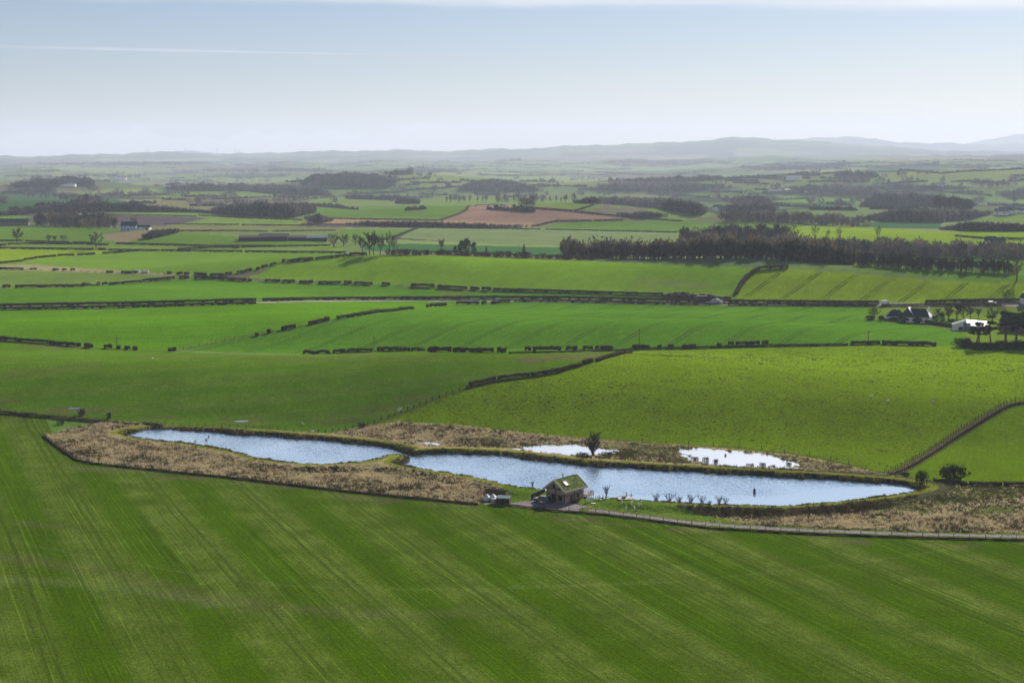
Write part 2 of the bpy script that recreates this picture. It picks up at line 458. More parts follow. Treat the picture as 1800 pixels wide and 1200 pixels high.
field([(-300,476),(0,464),(80,455),(160,447),(230,442),(330,440.5),(450,443),(612,446),(600,450),(540,460),(485,470),(430,480),(360,484),(250,479),(120,471),(0,467)], (.085,.155,.012), .35, .1, .25, 78)
field([(-300,470),(0,466),(60,465),(120,470),(260,478),(360,484),(300,485),(200,480),(100,476.5),(0,474)], (.19,.165,.085), 0, 0, 1.0)
field([(-300,478),(0,475),(100,477.5),(200,481),(300,485),(360,486),(308,491),(250,497),(175,502),(100,506),(0,506),(-300,510)], LG, .3, .1, .25, 78)
field([(430,488),(455,481),(485,470),(540,460),(612,448),(700,447),(860,452),(1000,458),(1150,464),(1330,470),(1332,474),(1312,496),(1294,519),(1180,515),(1000,511),(880,507),(730,501),(640,497),(500,492)], (.100,.182,.008), .3, .12, .3, 26)
field([(1332,472),(1360,471),(1500,480),(1600,489),(1700,495),(1800,497),(2100,504),(2100,530),(1800,531),(1600,534),(1290,531),(1294,519),(1312,496)], YG, 1.15, .1, .3, 37, 3)
field([(-300,512),(0,507),(100,506),(175,502),(250,497),(308,491),(360,488),(440,494),(640,499),(860,509),(1000,513),(1170,519),(1290,522),(1290,530),(1130,528),(900,525),(640,526),(450,530),(200,537),(0,540),(-300,545)], (.062,.145,.006), .55, .15, .25, 80)
field([(395,489),(420,489),(455,492),(440,494),(405,492)], (.15,.10,.06), 0, 0, .5)
field([(-300,548),(0,542),(250,537.5),(450,532),(640,528),(800,527),(905,529),(850,534),(790,538),(720,545),(650,553),(590,562),(520,576),(450,590),(380,603),(310,617),(240,615),(160,611),(0,599),(-300,590)], BRG, .5, .2, .3, 80)
field([(1690,560),(1640,556),(1530,548),(1480,536),(1620,536),(1800,534),(2100,534),(2100,620),(1800,622),(1690,607)], (.085,.125,.012), 0, 0, .5)
field([(310,618),(380,603),(450,590),(520,576),(590,562),(720,545),(790,538),(905,529),(1000,531),(1200,536),(1400,538),(1530,540),(1530,560),(1610,572),(1700,588),(1695,606),(1500,606),(1300,609),(1130,615),(1110,617),(870,620),(660,618),(540,623),(330,620)], (.052,.128,.006), .9, .2, .3, 31)
# pasture behind the ponds and the corner field
field([(1110,617),(1250,613),(1400,608),(1700,608),(1810,618),(2100,630),(2100,735),(1810,704),(1765,712),(1720,737),(1680,762),(1640,790),(1600,815),(1560,834),(1450,815),(1250,790),(1000,772),(750,752),(640,750),(700,728),(760,703),(830,680),(900,664),(990,648),(1060,630)], (.100,.165,.004), 0, 0, 1.0)
field([(1810,704),(1765,712),(1720,737),(1680,762),(1640,790),(1600,815),(1560,834),(1640,846),(1800,850),(2100,856),(2100,735)], (.086,.145,.004), 0, 0, .6)
# brown green sown field on the left hill
field([(-300,590),(0,599),(160,611),(240,616),(330,619),(540,622),(660,617),(870,620),(1050,620),(1110,616),(1060,630),(990,648),(900,664),(830,680),(760,703),(700,728),(640,750),(560,765),(400,760),(290,752),(180,742),(0,724),(-300,712)], (.060,.122,.005), .3, .6, .35, 82)
# rough tussock ground round the ponds
STRAW = (.26,.215,.105)
TUS = [(75,766),(120,752),(190,739),(240,742),(290,750),(430,757),(560,765),(600,756),(640,748),(700,741),(800,746),(950,763),(1100,775),(1250,785),(1400,799),(1480,816),(1560,833),(1640,846),(1800,850),(2100,856),(2100,955),(1800,946),(1600,942),(1400,934),(1250,924),(1100,907),(1000,899),(840,885),(600,862),(400,838),(250,823),(160,813),(135,808),(110,790)]
field(TUS, STRAW, 0, 0, 1.0)
MARSH_G = [(860,765),(1000,770),(1250,790),(1400,802),(1560,834),(1600,846),(1480,838),(1300,828),(1180,815),(1100,803),(900,790),(800,778)]
field(MARSH_G, (.13,.13,.05), 0, 0, 1.0)
field([(1480,865),(1560,852),(1640,846),(1800,852),(2100,860),(2100,905),(1800,902),(1640,905),(1480,905),(1380,897)], (.11,.125,.035), 0, 0, 1.0)
field([(1610,893),(1680,884),(1740,876),(1800,874),(1900,874),(1800,884),(1740,888),(1660,898)], (.28,.24,.13), 0, 0, .7)
field([(1130,883),(1250,889),(1420,891),(1520,880),(1560,888),(1480,906),(1350,910),(1220,906),(1140,893)], (.06,.062,.03), 0, 0, 1.0)
# banks and path round the water
dp = DP
side = (dp > 3.6) & (dp < 8.5) & (Y < 400)
setc(side, (.075,.075,.035), 0, 0, 1.0)
setc((dp > 1.1) & (dp < 3.7), (.16,.175,.024), 0, 0, .5)
setc((dp <= 1.0), (.055,.046,.028), 0, 0, 1.0)
# lawns by the cabin, yard and track
LAWN1 = [(880,857),(913,861),(940,863),(962,864),(958,882),(905,886),(893,878)]
LAWN2 = [(1012,884),(1030,876),(1075,876),(1130,882),(1180,893),(1250,908),(1330,921),(1200,911),(1100,899),(1050,893)]
field(LAWN1, (.085,.145,.014), 0, 0, .4)
field(LAWN2, (.085,.145,.016), 0, 0, .4)
GRAV = (.235,.205,.21)
YARD = [(895,884.5),(937,878),(962,878),(990,881),(1012,886),(1030,889.5),(1062,895),(1062,901.5),(1020,897.5),(980,895),(937,891),(899,887)]
field(YARD, GRAV, 0, 0, .35, step=5)
TRACK = [(1040,896),(1062,898.5),(1120,906),(1200,916.5),(1300,925),(1420,931.5),(1600,938),(1800,942.5),(2050,947)]
TW = world_poly(TRACK, False, 10)
nearm = np.nonzero((RR > 320) & (RR < 420) & (X > 0) & (X < 190))[0]
dt = segdist(X[nearm], Y[nearm], TW, False)
setc(nearm[dt < .95], GRAV, 0, 0, .35)
gm = nearm[(dt >= .95) & (dt < 3.2)]; setc(gm, (.10,.13,.03), 0, 0, .6)
# the lane between the hedges
LANE = [(-300,543),(0,541),(200,538.3),(340,534.8),(450,531.8),(560,529.5),(700,528.3),(850,527.6),(1000,528),(1130,531),(1255,534),(1400,535),(1620,536),(1800,535),(2000,534)]
LW = world_poly(LANE, False, 12)
nearl = np.nonzero((RR > 700) & (RR < 1000))[0]
dl = segdist(X[nearl], Y[nearl], LW, False)
setc(nearl[dl < 3.0], (.2,.17,.16), 0, 0, .2)
# foreground crop
FG = [(-300,715),(0,727),(120,735),(172,742),(178,746),(120,758),(78,766),(84,773),(110,792),(135,809),(160,815),(250,825),(400,840),(600,864),(840,888),(880,890),(960,898),(1000,904),(1100,913),(1250,929),(1400,938),(1600,946),(1800,950.5),(2100,958),(2400,1000),(2600,1329),(-900,1329),(-600,900)]
W = world_poly(FG, True, 14)
mfg = inpoly(X, Y, W) | (RR < 225)
setc(mfg, (.047,.091,.001), .55, 1.0, .35, -23.0, 4)
field([(80,733),(172,742.5),(176,746),(120,757),(92,760),(86,748)], (.085,.165,.03), 0, 0, .2)
# ---- stains, bare soil, wheelings and painted pale sheen, each with its own shape
def stroke(pts, wid, c, a, soft=.7):
    Wl = world_poly(smooth_poly(pts, 2, False).tolist(), False, 30)
    lo = Wl.min(0)-wid*2; hi = Wl.max(0)+wid*2
    i = np.nonzero((X > lo[0]) & (X < hi[0]) & (Y > lo[1]) & (Y < hi[1]))[0]
    if not len(i): return
    d = segdist(X[i], Y[i], Wl, False)
    d = d*(1+.2*np.sin(X[i]*.23+Y[i]*.31)+.35*np.sin(X[i]*.5+np.sin(Y[i]*.35)*2)*np.sin(Y[i]*.4))
    k = (a*(1-sstep(wid*(1-soft), wid, d)))[:,None]
    C[i] = C[i]*(1-k)+np.array(c)*k
SOIL = (.11,.085,.05)
stroke([(-60,972),(60,985),(160,1000),(260,1022),(380,1050),(500,1068),(640,1080)], 6, SOIL, .28, .95)
stroke([(640,1080),(760,1078),(900,1074)], 5, (.10,.105,.04), .3, .95)
stroke([(40,955),(200,985),(360,1012),(480,1028),(640,1034),(800,1036),(960,1032),(1100,1025),(1230,1008)], 1.2, (.10,.135,.035), 0.33, .95)
stroke([(-60,1015),(120,1022),(260,1040),(420,1062)], 5, (.12,.15,.05), .35, .9)
stroke([(900,1030),(1060,1028),(1180,1024),(1400,1000),(1540,985),(1700,960)], .9, (.12,.15,.05), .22, .8)
for p, w, a in (([(130,822),(190,826),(250,829)], 3.2, .6), ([(270,836),(320,840),(360,841)], 3.2, .65), ([(420,850),(480,856),(520,858)], 3, .4), ([(610,873),(660,878),(700,880)], 3.2, .6), ([(760,887),(830,891)], 2.5, .45), ([(985,912),(1040,915)], 2.6, .6), ([(1185,930),(1260,935)], 2.6, .6), ([(1440,947),(1520,952)], 2.8, .55), ([(1640,957),(1700,960)], 2.6, .5), ([(40,918),(110,925)], 3, .35), ([(1050,893+25),(1120,924)], 1.6, .3)):
    stroke(p, w, SOIL, a, .9)
for p, w, a in (([(90,721),(140,719),(200,722)], 3.5, .6), ([(255,733),(300,734)], 3, .55), ([(400,738),(450,741)], 4, .6), ([(-20,706),(20,706)], 4, .6), ([(580,741),(620,739)], 4, .6), ([(650,722),(690,716)], 4, .55), ([(710,700),(750,695)], 4, .4), ([(930,632),(1000,626),(1060,624)], 8, .75), ([(60,608),(130,610)], 6, .5), ([(260,625),(520,630),(760,628)], 7, .35), ([(0,660),(160,640)], 9, .25)):
    stroke(p, w, (.10,.075,.04), a, .9)
stroke([(310,615),(360,619),(450,622),(560,624)], 5, (.14,.16,.075), .5, .9)
stroke([(1130,497),(1230,502)], 10, (.14,.15,.055), .5, .9)
stroke([(780,514),(830,511)], 5, (.14,.10,.045), .6, .9)
stroke([(600,621),(650,622)], 4, (.10,.07,.045), .7, .9)
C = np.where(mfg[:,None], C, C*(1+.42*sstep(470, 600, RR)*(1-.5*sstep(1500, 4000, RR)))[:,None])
# ---- rough ground stands up a little
tuft = PAR[:,2]*(RR < 560)*(DQ > 1)
V = np.stack([X, Y, Z], 1)
ii = np.arange(nR*nA).reshape(nR, nA)
a = ii[:-1,:-1].ravel(); b = ii[:-1,1:].ravel(); c = ii[1:,1:].ravel(); d = ii[1:,:-1].ravel()
quads = np.stack([a, d, c, b], 1)
# close the circle behind
w1 = ii[:-1,-1]; w2 = ii[:-1,0]; w3 = ii[1:,0]; w4 = ii[1:,-1]
quads = np.vstack([quads, np.stack([w1, w4, w3, w2], 1)])

def ground_material():
    m, nt, bs = nodes('farmland'); N = nt.nodes; L = nt.links
    def math_(op, a, b=None, c=None):
        n = N.new('ShaderNodeMath'); n.operation = op
        for k, v in enumerate((a, b, c)):
            if v is None: continue
            if isinstance(v, (int, float)): n.inputs[k].default_value = v
            else: L.new(v, n.inputs[k])
        return n.outputs[0]
    def noise(vec, sc, det=3, rough=.55):
        n = N.new('ShaderNodeTexNoise'); n.inputs['Scale'].default_value = sc; n.inputs['Detail'].default_value = det; n.inputs['Roughness'].default_value = rough
        L.new(vec, n.inputs['Vector']); return n.outputs['Fac']
    def attr(nm):
        n = N.new('ShaderNodeAttribute'); n.attribute_name = nm; return n
    geo = N.new('ShaderNodeNewGeometry'); pos = geo.outputs['Position']
    col = attr('crop').outputs['Color']
    sp = N.new('ShaderNodeSeparateColor'); L.new(attr('kindmix').outputs['Color'], sp.inputs[0])
    tram, band, tuf = sp.outputs[0], sp.outputs[1], sp.outputs[2]
    u0 = attr('rowpos').outputs['Fac']
    big = noise(pos, .016, 4); mid = noise(pos, .13, 4); small = noise(pos, 1.1, 4, .65); tiny = noise(pos, 3.2, 3, .7)
    u = math_('ADD', u0, math_('MULTIPLY', math_('SUBTRACT', big, .5), 3.0))
    # broad sowing bands of two tints
    wob = math_('ADD', u, math_('MULTIPLY', math_('SUBTRACT', mid, .5), 2.6))
    s1 = math_('SINE', math_('MULTIPLY', wob, 2*math.pi/21.0))
    s1b = math_('SINE', math_('MULTIPLY', wob, 2*math.pi/10.5+.02))
    bandv = math_('MULTIPLY', math_('ADD', math_('MULTIPLY', s1, .75), math_('MULTIPLY', s1b, .3)), math_('ADD', .35, math_('MULTIPLY', big, 1.3)))
    psep = N.new('ShaderNodeSeparateXYZ'); L.new(pos, psep.inputs[0])
    def MR(x, a, b, c=0., d=1.):
        n = N.new('ShaderNodeMapRange')
        for k, q in enumerate((a, b, c, d)): n.inputs[k+1].default_value = q
        L.new(x, n.inputs[0]); return n.outputs[0]
    # drill rows, stretched along the row
    def rows(fu, fy, det):
        cm = N.new('ShaderNodeCombineXYZ'); L.new(math_('MULTIPLY', u0, fu), cm.inputs[0]); L.new(math_('MULTIPLY', psep.outputs[1], fy), cm.inputs[1])
        return noise(cm.outputs[0], 1.0, det, .6)
    rown = MR(rows(3.2, .10, 3), .3, .7); rowl = rows(2.4, .008, 2)
    dark = MR(rowl, .575, .61); light = MR(rowl, .385, .36)
    # wheelings: two thin lines each 20 m, fading in and out
    fr = math_('MULTIPLY', math_('FRACT', math_('DIVIDE', u, 20.0)), 20.0)
    d1 = math_('ABSOLUTE', math_('SUBTRACT', math_('ABSOLUTE', math_('SUBTRACT', fr, 10.0)), .95))
    linev = math_('MULTIPLY', math_('MULTIPLY', MR(math_('SUBTRACT', d1, math_('MULTIPLY', tram, .4)), .18, .02), tram), math_('MULTIPLY', MR(mid, .36, .56, .15, 1.), MR(big, .3, .6, .4, 1.)))
    sm = MR(small, .28, .72); ti = MR(tiny, .28, .72)
    rg = noise(pos, 7.0, 2, .6); rg = MR(rg, .3, .7)
    v = math_('ADD', 1.0, math_('MULTIPLY', math_('SUBTRACT', big, .5), .6))
    v = math_('MULTIPLY', v, math_('ADD', 1.0, math_('MULTIPLY', math_('SUBTRACT', mid, .5), .5)))
    v = math_('MULTIPLY', v, math_('ADD', 1.0, math_('MULTIPLY', math_('SUBTRACT', sm, .5), math_('ADD', .5, math_('MULTIPLY', tuf, .4)))))
    v = math_('MULTIPLY', v, math_('ADD', 1.0, math_('MULTIPLY', math_('SUBTRACT', ti, .5), 1.05)))
    v = math_('MULTIPLY', v, math_('ADD', 1.0, math_('MULTIPLY', math_('SUBTRACT', rg, .5), .9)))
    rs = math_('ADD', band, math_('MULTIPLY', tram, .45))
    v = math_('MULTIPLY', v, math_('ADD', 1.0, math_('MULTIPLY', math_('SUBTRACT', rown, .5), math_('MULTIPLY', rs, .3))))
    v = math_('MULTIPLY', v, math_('SUBTRACT', 1.0, math_('MULTIPLY', math_('MULTIPLY', dark, rs), .2)))
    v = math_('MULTIPLY', v, math_('ADD', 1.0, math_('MULTIPLY', math_('MULTIPLY', light, rs), .42)))
    v = math_('MULTIPLY', v, math_('SUBTRACT', 1.0, math_('MULTIPLY', linev, .62)))
    mul = N.new('ShaderNodeMix'); mul.data_type = 'RGBA'; mul.blend_type = 'MULTIPLY'; mul.inputs['Factor'].default_value = 1
    cv = N.new('ShaderNodeCombineColor'); [L.new(v, cv.inputs[k]) for k in range(3)]
    L.new(col, mul.inputs['A']); L.new(cv.outputs[0], mul.inputs['B'])
    # pale band tint, with the crop's sheen painted into the colour
    bm = N.new('ShaderNodeMapRange'); bm.inputs[1].default_value = -.5; bm.inputs[2].default_value = .8; L.new(bandv, bm.inputs[0])
    mx = N.new('ShaderNodeMix'); mx.data_type = 'RGBA'; L.new(math_('MULTIPLY', math_('MULTIPLY', bm.outputs[0], band), math_('MULTIPLY', MR(mid, .3, .65, .3, 1.), .72)), mx.inputs['Factor'])
    L.new(mul.outputs['Result'], mx.inputs['A'])
    pale = N.new('ShaderNodeMix'); pale.data_type = 'RGBA'; pale.blend_type = 'MULTIPLY'; pale.inputs['Factor'].default_value = 1
    pale.inputs['A'].default_value = (.104,.140,.026,1); L.new(cv.outputs[0], pale.inputs['B']); L.new(pale.outputs['Result'], mx.inputs['B'])
    L.new(mx.outputs['Result'], bs.inputs['Base Color'])
    bs.inputs['Roughness'].default_value = .9; bs.inputs['Specular IOR Level'].default_value = .0
    bs.inputs['Sheen Weight'].default_value = 0.0
    bp = N.new('ShaderNodeBump'); bp.inputs['Distance'].default_value = .35
    L.new(math_('ADD', .4, math_('MULTIPLY', tuf, .5)), bp.inputs['Strength'])
    L.new(math_('ADD', math_('MULTIPLY', small, .8), math_('MULTIPLY', tiny, .4)), bp.inputs['Height'])
    L.new(bp.outputs[0], bs.inputs['Normal'])
    return m
me = tri_mesh('ground', V, quads, [ground_material()], smooth=True)
at_ = me.attributes.new('crop', 'FLOAT_COLOR', 'POINT'); at_.data.foreach_set('color', np.hstack([C, np.ones((len(C), 1))]).astype(np.float32).ravel())
at_ = me.attributes.new('kindmix', 'FLOAT_COLOR', 'POINT'); at_.data.foreach_set('color', np.hstack([PAR, np.ones((len(C), 1))]).astype(np.float32).ravel())
at_ = me.attributes.new('rowpos', 'FLOAT', 'POINT'); at_.data.foreach_set('value', ROW.astype(np.float32))
GROUND = me; tag(link('ground', me), kind='structure')
# ================================================================== WATER
def water_mat(name, ripple, calm=None, base=(.80,.85,.93)):
    m, nt, b = nodes(name); N = nt.nodes; L = nt.links
    b.inputs['Base Color'].default_value = (*base, 1); b.inputs['Roughness'].default_value = .06; b.inputs['IOR'].default_value = 1.6; b.inputs['Metallic'].default_value = .8
    b.inputs['Specular IOR Level'].default_value = .6
    geo = N.new('ShaderNodeNewGeometry'); mp = N.new('ShaderNodeMapping'); mp.inputs['Scale'].default_value = (.85, .5, 1); mp.inputs['Rotation'].default_value = (0, 0, .5)
    L.new(geo.outputs['Position'], mp.inputs[0])
    n1 = N.new('ShaderNodeTexNoise'); n1.inputs['Scale'].default_value = 1.5; n1.inputs['Detail'].default_value = 3; L.new(mp.outputs[0], n1.inputs[0])
    bp = N.new('ShaderNodeBump'); bp.inputs['Distance'].default_value = .6
    if calm:
        at = N.new('ShaderNodeAttribute'); at.attribute_name = 'wind'
        n2 = N.new('ShaderNodeTexNoise'); n2.inputs['Scale'].default_value = .06; L.new(mp.outputs[0], n2.inputs[0])
        mm = N.new('ShaderNodeMath'); mm.operation = 'MULTIPLY'; mm.inputs[1].default_value = ripple; L.new(at.outputs['Fac'], mm.inputs[0])
        m2 = N.new('ShaderNodeMapRange'); m2.inputs[1].default_value = .35; m2.inputs[2].default_value = .65; m2.inputs[3].default_value = .6; m2.inputs[4].default_value = 1.1; L.new(n2.outputs['Fac'], m2.inputs[0])
        m3 = N.new('ShaderNodeMath'); m3.operation = 'MULTIPLY'; L.new(mm.outputs[0], m3.inputs[0]); L.new(m2.outputs[0], m3.inputs[1])
        L.new(m3.outputs[0], bp.inputs['Strength'])
    else: bp.inputs['Strength'].default_value = ripple
    L.new(n1.outputs['Fac'], bp.inputs['Height']); L.new(bp.outputs[0], b.inputs['Normal'])
    return m
def water_sheet(name, P, z, grow, material, step=1.0, wind=None):
    lo = P.min(0)-grow-1; hi = P.max(0)+grow+1
    nx = int((hi[0]-lo[0])/step)+2; ny = int((hi[1]-lo[1])/step)+2
    gx, gy = np.meshgrid(np.linspace(lo[0], hi[0], nx), np.linspace(lo[1], hi[1], ny))
    x, y = gx.ravel(), gy.ravel(); d = sdist(x, y, P, grow+5)
    ii = np.arange(nx*ny).reshape(ny, nx)
    q = np.stack([ii[:-1,:-1].ravel(), ii[:-1,1:].ravel(), ii[1:,1:].ravel(), ii[1:,:-1].ravel()], 1)
    q = q[(d[q] < grow).any(1)]
    used = np.unique(q); mp = np.full(nx*ny, -1); mp[used] = np.arange(len(used))
    me = tri_mesh(name, np.stack([x[used], y[used], np.full(len(used), z)], 1), mp[q], [material], smooth=True)
    if wind is not None:
        a = me.attributes.new('wind', 'FLOAT', 'POINT'); a.data.foreach_set('value', wind(x[used], y[used]).astype(np.float32))
    return tag(link(name, me), kind='structure')
near_edge = smooth_poly([(590,820),(500,818),(700,822),(760,829),(820,840),(895,855),(960,862),(1040,873),(1130,881),(1180,884),(1250,887),(1300,889),(1370,890),(1420,887.5),(1480,881),(1540,874),(1590,867.5),(1625,863)][1:], 1, False)
nx_, ny_ = plane_pt(near_edge[:,0], near_edge[:,1], WL); NEARE = np.stack([nx_, ny_], 1)
calm_w = lambda x: np.interp(x, [-70, -45, -20, 5, 25, 45, 70, 90, 105], [3, 7, 3, 1.5, 4, 9, 13, 13, 9])
def wind(x, y):
    d = segdist(x, y, NEARE, False); w = calm_w(x)
    return .06+.94*sstep(.5, 1.25, d/w)
water_sheet('pond_water', POND, WL, 2.0, water_mat('rippled_pond', .32, True, (.31,.50,.71)), 1.0, wind)
mx_, my_ = plane_pt(1335, 812, .6); pm_ = water_mat('flood_pool', .10, True)
for p in POOLS:
    water_sheet('pool_water', p, .50, 2.5, pm_, .7, lambda x, y: .04+1.2*(1-sstep(.6, 1.1, np.hypot((x-mx_)/11, (y-my_)/6.5)+.25*np.sin(x*.7)*np.sin(y*.9))))
# ================================================================== SKY, SUN, HAZE, CAMERA
SUN_EL, SUN_AZ = 28.0, 26.0
def sky():
    w = bpy.data.worlds.new('World'); scene.world = w; w.use_nodes = True
    nt = w.node_tree; N = nt.nodes; L = nt.links; N.clear()
    out = N.new('ShaderNodeOutputWorld'); bg = N.new('ShaderNodeBackground'); L.new(bg.outputs[0], out.inputs[0])
    st = N.new('ShaderNodeTexSky'); st.sky_type = 'NISHITA'; st.sun_disc = False
    st.sun_elevation = R(SUN_EL); st.sun_rotation = R(SUN_AZ); st.air_density = 1.0; st.dust_density = .35; st.ozone_density = 2.0; st.altitude = 200
    bg.inputs[1].default_value = SKYS
    def M(op, a, b=None, c=None):
        n = N.new('ShaderNodeMath'); n.operation = op
        for k, v in enumerate((a, b, c)):
            if v is None: continue
            if isinstance(v, (int, float)): n.inputs[k].default_value = v
            else: L.new(v, n.inputs[k])
        return n.outputs[0]
    def MR(x, a, b, c=0., d=1.):
        n = N.new('ShaderNodeMapRange'); n.interpolation_type = 'SMOOTHSTEP'
        for k, v in enumerate((a, b, c, d)): n.inputs[k+1].default_value = v
        L.new(x, n.inputs[0]); return n.outputs[0]
    tc = N.new('ShaderNodeTexCoord'); sp = N.new('ShaderNodeSeparateXYZ'); L.new(tc.outputs['Generated'], sp.inputs[0])
    dx, dy, dz = sp.outputs
    hor = M('SQRT', M('ADD', M('MULTIPLY', dx, dx), M('MULTIPLY', dy, dy)))
    t = M('DIVIDE', dz, M('MAXIMUM', hor, .001))                 # tangent of elevation
    az = M('ARCTAN2', dx, dy)
    def noise(sx, sy, sc, det, ox=0.):
        c = N.new('ShaderNodeCombineXYZ'); L.new(M('MULTIPLY', az, sx), c.inputs[0]); L.new(M('MULTIPLY', t, sy), c.inputs[1]); c.inputs[2].default_value = ox
        n = N.new('ShaderNodeTexNoise'); n.inputs['Scale'].default_value = sc; n.inputs['Detail'].default_value = det; n.inputs['Roughness'].default_value = .55
        L.new(c.outputs[0], n.inputs['Vector']); return n.outputs['Fac']
    # cloud deck above the picture and at its top edge
    nz = noise(4.0, 26.0, 1.0, 6)
    edge = M('ADD', t, M('MULTIPLY', M('SUBTRACT', nz, .5), .022))
    edge = M('ADD', edge, M('MULTIPLY', az, .014))
    deck = M('MULTIPLY', MR(edge, .0866, .0985), MR(t, .42, .22))
    body = M('MULTIPLY', MR(noise(2.2, 9.0, 1.4, 5, 3.), .2, .55), 1.0)
    deck = M('MULTIPLY', deck, M('ADD', .55, M('MULTIPLY', body, .45)))
    # small heaped clouds low on the left
    n2 = noise(26., 60., 1.0, 5, 7.)
    top = M('ADD', .004, M('MULTIPLY', M('SUBTRACT', noise(13., 3., 1.0, 3, 2.), .35), .045))
    low = M('MULTIPLY', MR(M('SUBTRACT', M('ADD', top, M('MULTIPLY', M('SUBTRACT', n2, .5), .014)), t), -.0012, .002), MR(az, .02, -.12))
    low = M('MULTIPLY', low, .5)
    # the vapour trail
    s = M('DIVIDE', dx, M('MAXIMUM', dy, .001))
    tt = M('DIVIDE', dz, M('MAXIMUM', dy, .001))
    ctr = M('ADD', .0650, M('MULTIPLY', M('ADD', s, .328), -.0215))
    dd = M('ABSOLUTE', M('SUBTRACT', tt, ctr))
    wdt = M('ADD', .0003, M('MULTIPLY', MR(s, -.07, -.24), .0008))
    nzt = noise(40., 200., 1., 3, 5.)
    tr = M('MULTIPLY', MR(M('DIVIDE', dd, wdt), 1.3, .2), M('MULTIPLY', MR(s, -.035, -.13), MR(s, -.36, -.25, .35, 1.)))
    tr = M('MULTIPLY', M('MULTIPLY', tr, M("ADD", .45, M("MULTIPLY", nzt, .7))), .36)
    tr = M('MULTIPLY', tr, MR(dy, .1, .3))
    tot = M('MAXIMUM', M('MAXIMUM', deck, low), tr)
    tint = N.new('ShaderNodeMix'); tint.data_type = 'RGBA'; tint.blend_type = 'MULTIPLY'; tint.inputs['Factor'].default_value = 1
    L.new(st.outputs[0], tint.inputs['A']); tint.inputs['B'].default_value = (*SKYT, 1)
    mx = N.new('ShaderNodeMix'); mx.data_type = 'RGBA'; L.new(tot, mx.inputs['Factor']); L.new(tint.outputs['Result'], mx.inputs['A'])
    mx.inputs['B'].default_value = tuple(v*CLOUD/SKYS for v in (.97, .97, 1.0))+(1,)
    L.new(mx.outputs['Result'], bg.inputs[0])
SKYS = .05; CLOUD = .60; SKYT = (.655, .71, .895)
sky()
ld = bpy.data.lights.new('sun', 'SUN'); ld.energy = 5.0; ld.angle = R(.53); ld.color = (1, .94, .84)
lo = bpy.data.objects.new('sun', ld); COL.objects.link(lo)
lo.rotation_euler = (R(90-SUN_EL), 0, R(180-SUN_AZ)); lo.location = (0, 0, 400)
HAZE = 5.6e-5
hb = MB().box(-33000, -33000, -70, 33000, 33000, 560)
hm = bpy.data.materials.new('haze_air'); hm.use_nodes = True; nt = hm.node_tree; nt.nodes.clear()
ho = nt.nodes.new('ShaderNodeOutputMaterial'); pv = nt.nodes.new('ShaderNodeVolumePrincipled')
pv.inputs['Color'].default_value = (.70, .78, .965, 1); pv.inputs['Density'].default_value = HAZE; pv.inputs["Anisotropy"].default_value = .18
nt.links.new(pv.outputs[0], ho.inputs['Volume'])
tag(hb.build('haze', hm), kind='stuff')
cd = bpy.data.cameras.new('camera'); cam = bpy.data.objects.new('camera', cd); COL.objects.link(cam)
cd.sensor_width = 36; cd.lens = 36*F/1800; cd.clip_start = 1; cd.clip_end = 80000
cam.location = (0, 0, H); cam.rotation_euler = (math.pi/2-PITCH, 0, 0)
scene.camera = cam
vs = scene.view_settings; vs.view_transform = 'Standard'; vs.look = 'None'; vs.gamma = 1; vs.use_curve_mapping = False; vs.exposure = .7
cy = scene.cycles; cy.use_denoising = True; cy.denoiser = 'OPENIMAGEDENOISE'; cy.denoising_input_passes = 'RGB_ALBEDO_NORMAL'; cy.denoising_prefilter = 'ACCURATE'; cy.use_adaptive_sampling = True; cy.adaptive_threshold = .01
cy.max_bounces = 6; cy.diffuse_bounces = 2; cy.glossy_bounces = 3; cy.volume_bounces = 1; cy.transmission_bounces = 3; cy.transparent_max_bounces = 8
# ================================================================== PLANT KINDS
M_BARK = mat('bark', (0.120,0.096,0.080), .95, (0.064,0.054,0.048), 3, .5, 0)
M_TWIG = mat('twigs', (.105,.09,.074), .95, (.06,.052,.045), 6, 0, 0)
M_TWIGP = mat('pale_twigs', (.17,.15,.09), .95, (.11,.10,.07), 6, 0, 0)
M_TWIGB = mat('bronze_twigs', (.14,.085,.03), .95, (.09,.06,.03), 6, 0, 0)
M_TWIGR = mat('russet_twigs', (0.161,0.084,0.056), .95, (0.098,0.063,0.049), 6, 0, 0)
M_NEEDLE = mat('dark_needles', (.036,.05,.022), .9, (.02,.03,.016), 4, 0, 0, trans=.3)
M_LEAF = mat('dull_leaves', (.05,.065,.022), .9, (.03,.036,.018), 3, 0, 0, trans=.2)
M_HEDGE = mat('hedge_twigs', (.085,.078,.036), .95, (.038,.036,.022), 1.5, .6, 0, trans=.15)
M_HEDGEG = mat('green_hedge', (.06,.07,.025), .95, (.035,.04,.018), 1.5, .6, 0)
M_WOOD = mat('far_wood_twigs', (.08,.07,.066), .95, (.05,.045,.045), .05, 0, 0)
M_WOODN = [mat('wood_twigs_brown', (.150,.118,.078), .95, (.085,.068,.048), .08, 0, 0, trans=.35), mat('wood_twigs_grey', (.140,.127,.100), .95, (.075,.068,.056), .08, 0, 0, trans=.35), mat('wood_twigs_dark', (.064,.060,.048), .95, (.037,.035,.03), .08, 0, 0, trans=.35), mat('wood_twigs_russet', (.15,.10,.065), .95, (.08,.056,.04), .08, 0, 0, trans=.35), mat('wood_twigs_green', (0.067,0.080,0.046), .95, (0.038,0.049,0.032), .08, 0, 0, trans=.35)]
M_WOODF = [mat('far_twigs_brown', (0.162,0.129,0.110), .95, (0.095,0.080,0.072), .05, 0, 0, trans=.35), mat('far_twigs_dark', (0.057,0.053,0.057), .95, (0.038,0.036,0.040), .05, 0, 0, trans=.35), mat('far_twigs_grey', (0.114,0.103,0.095), .95, (0.068,0.065,0.063), .05, 0, 0, trans=.35)]
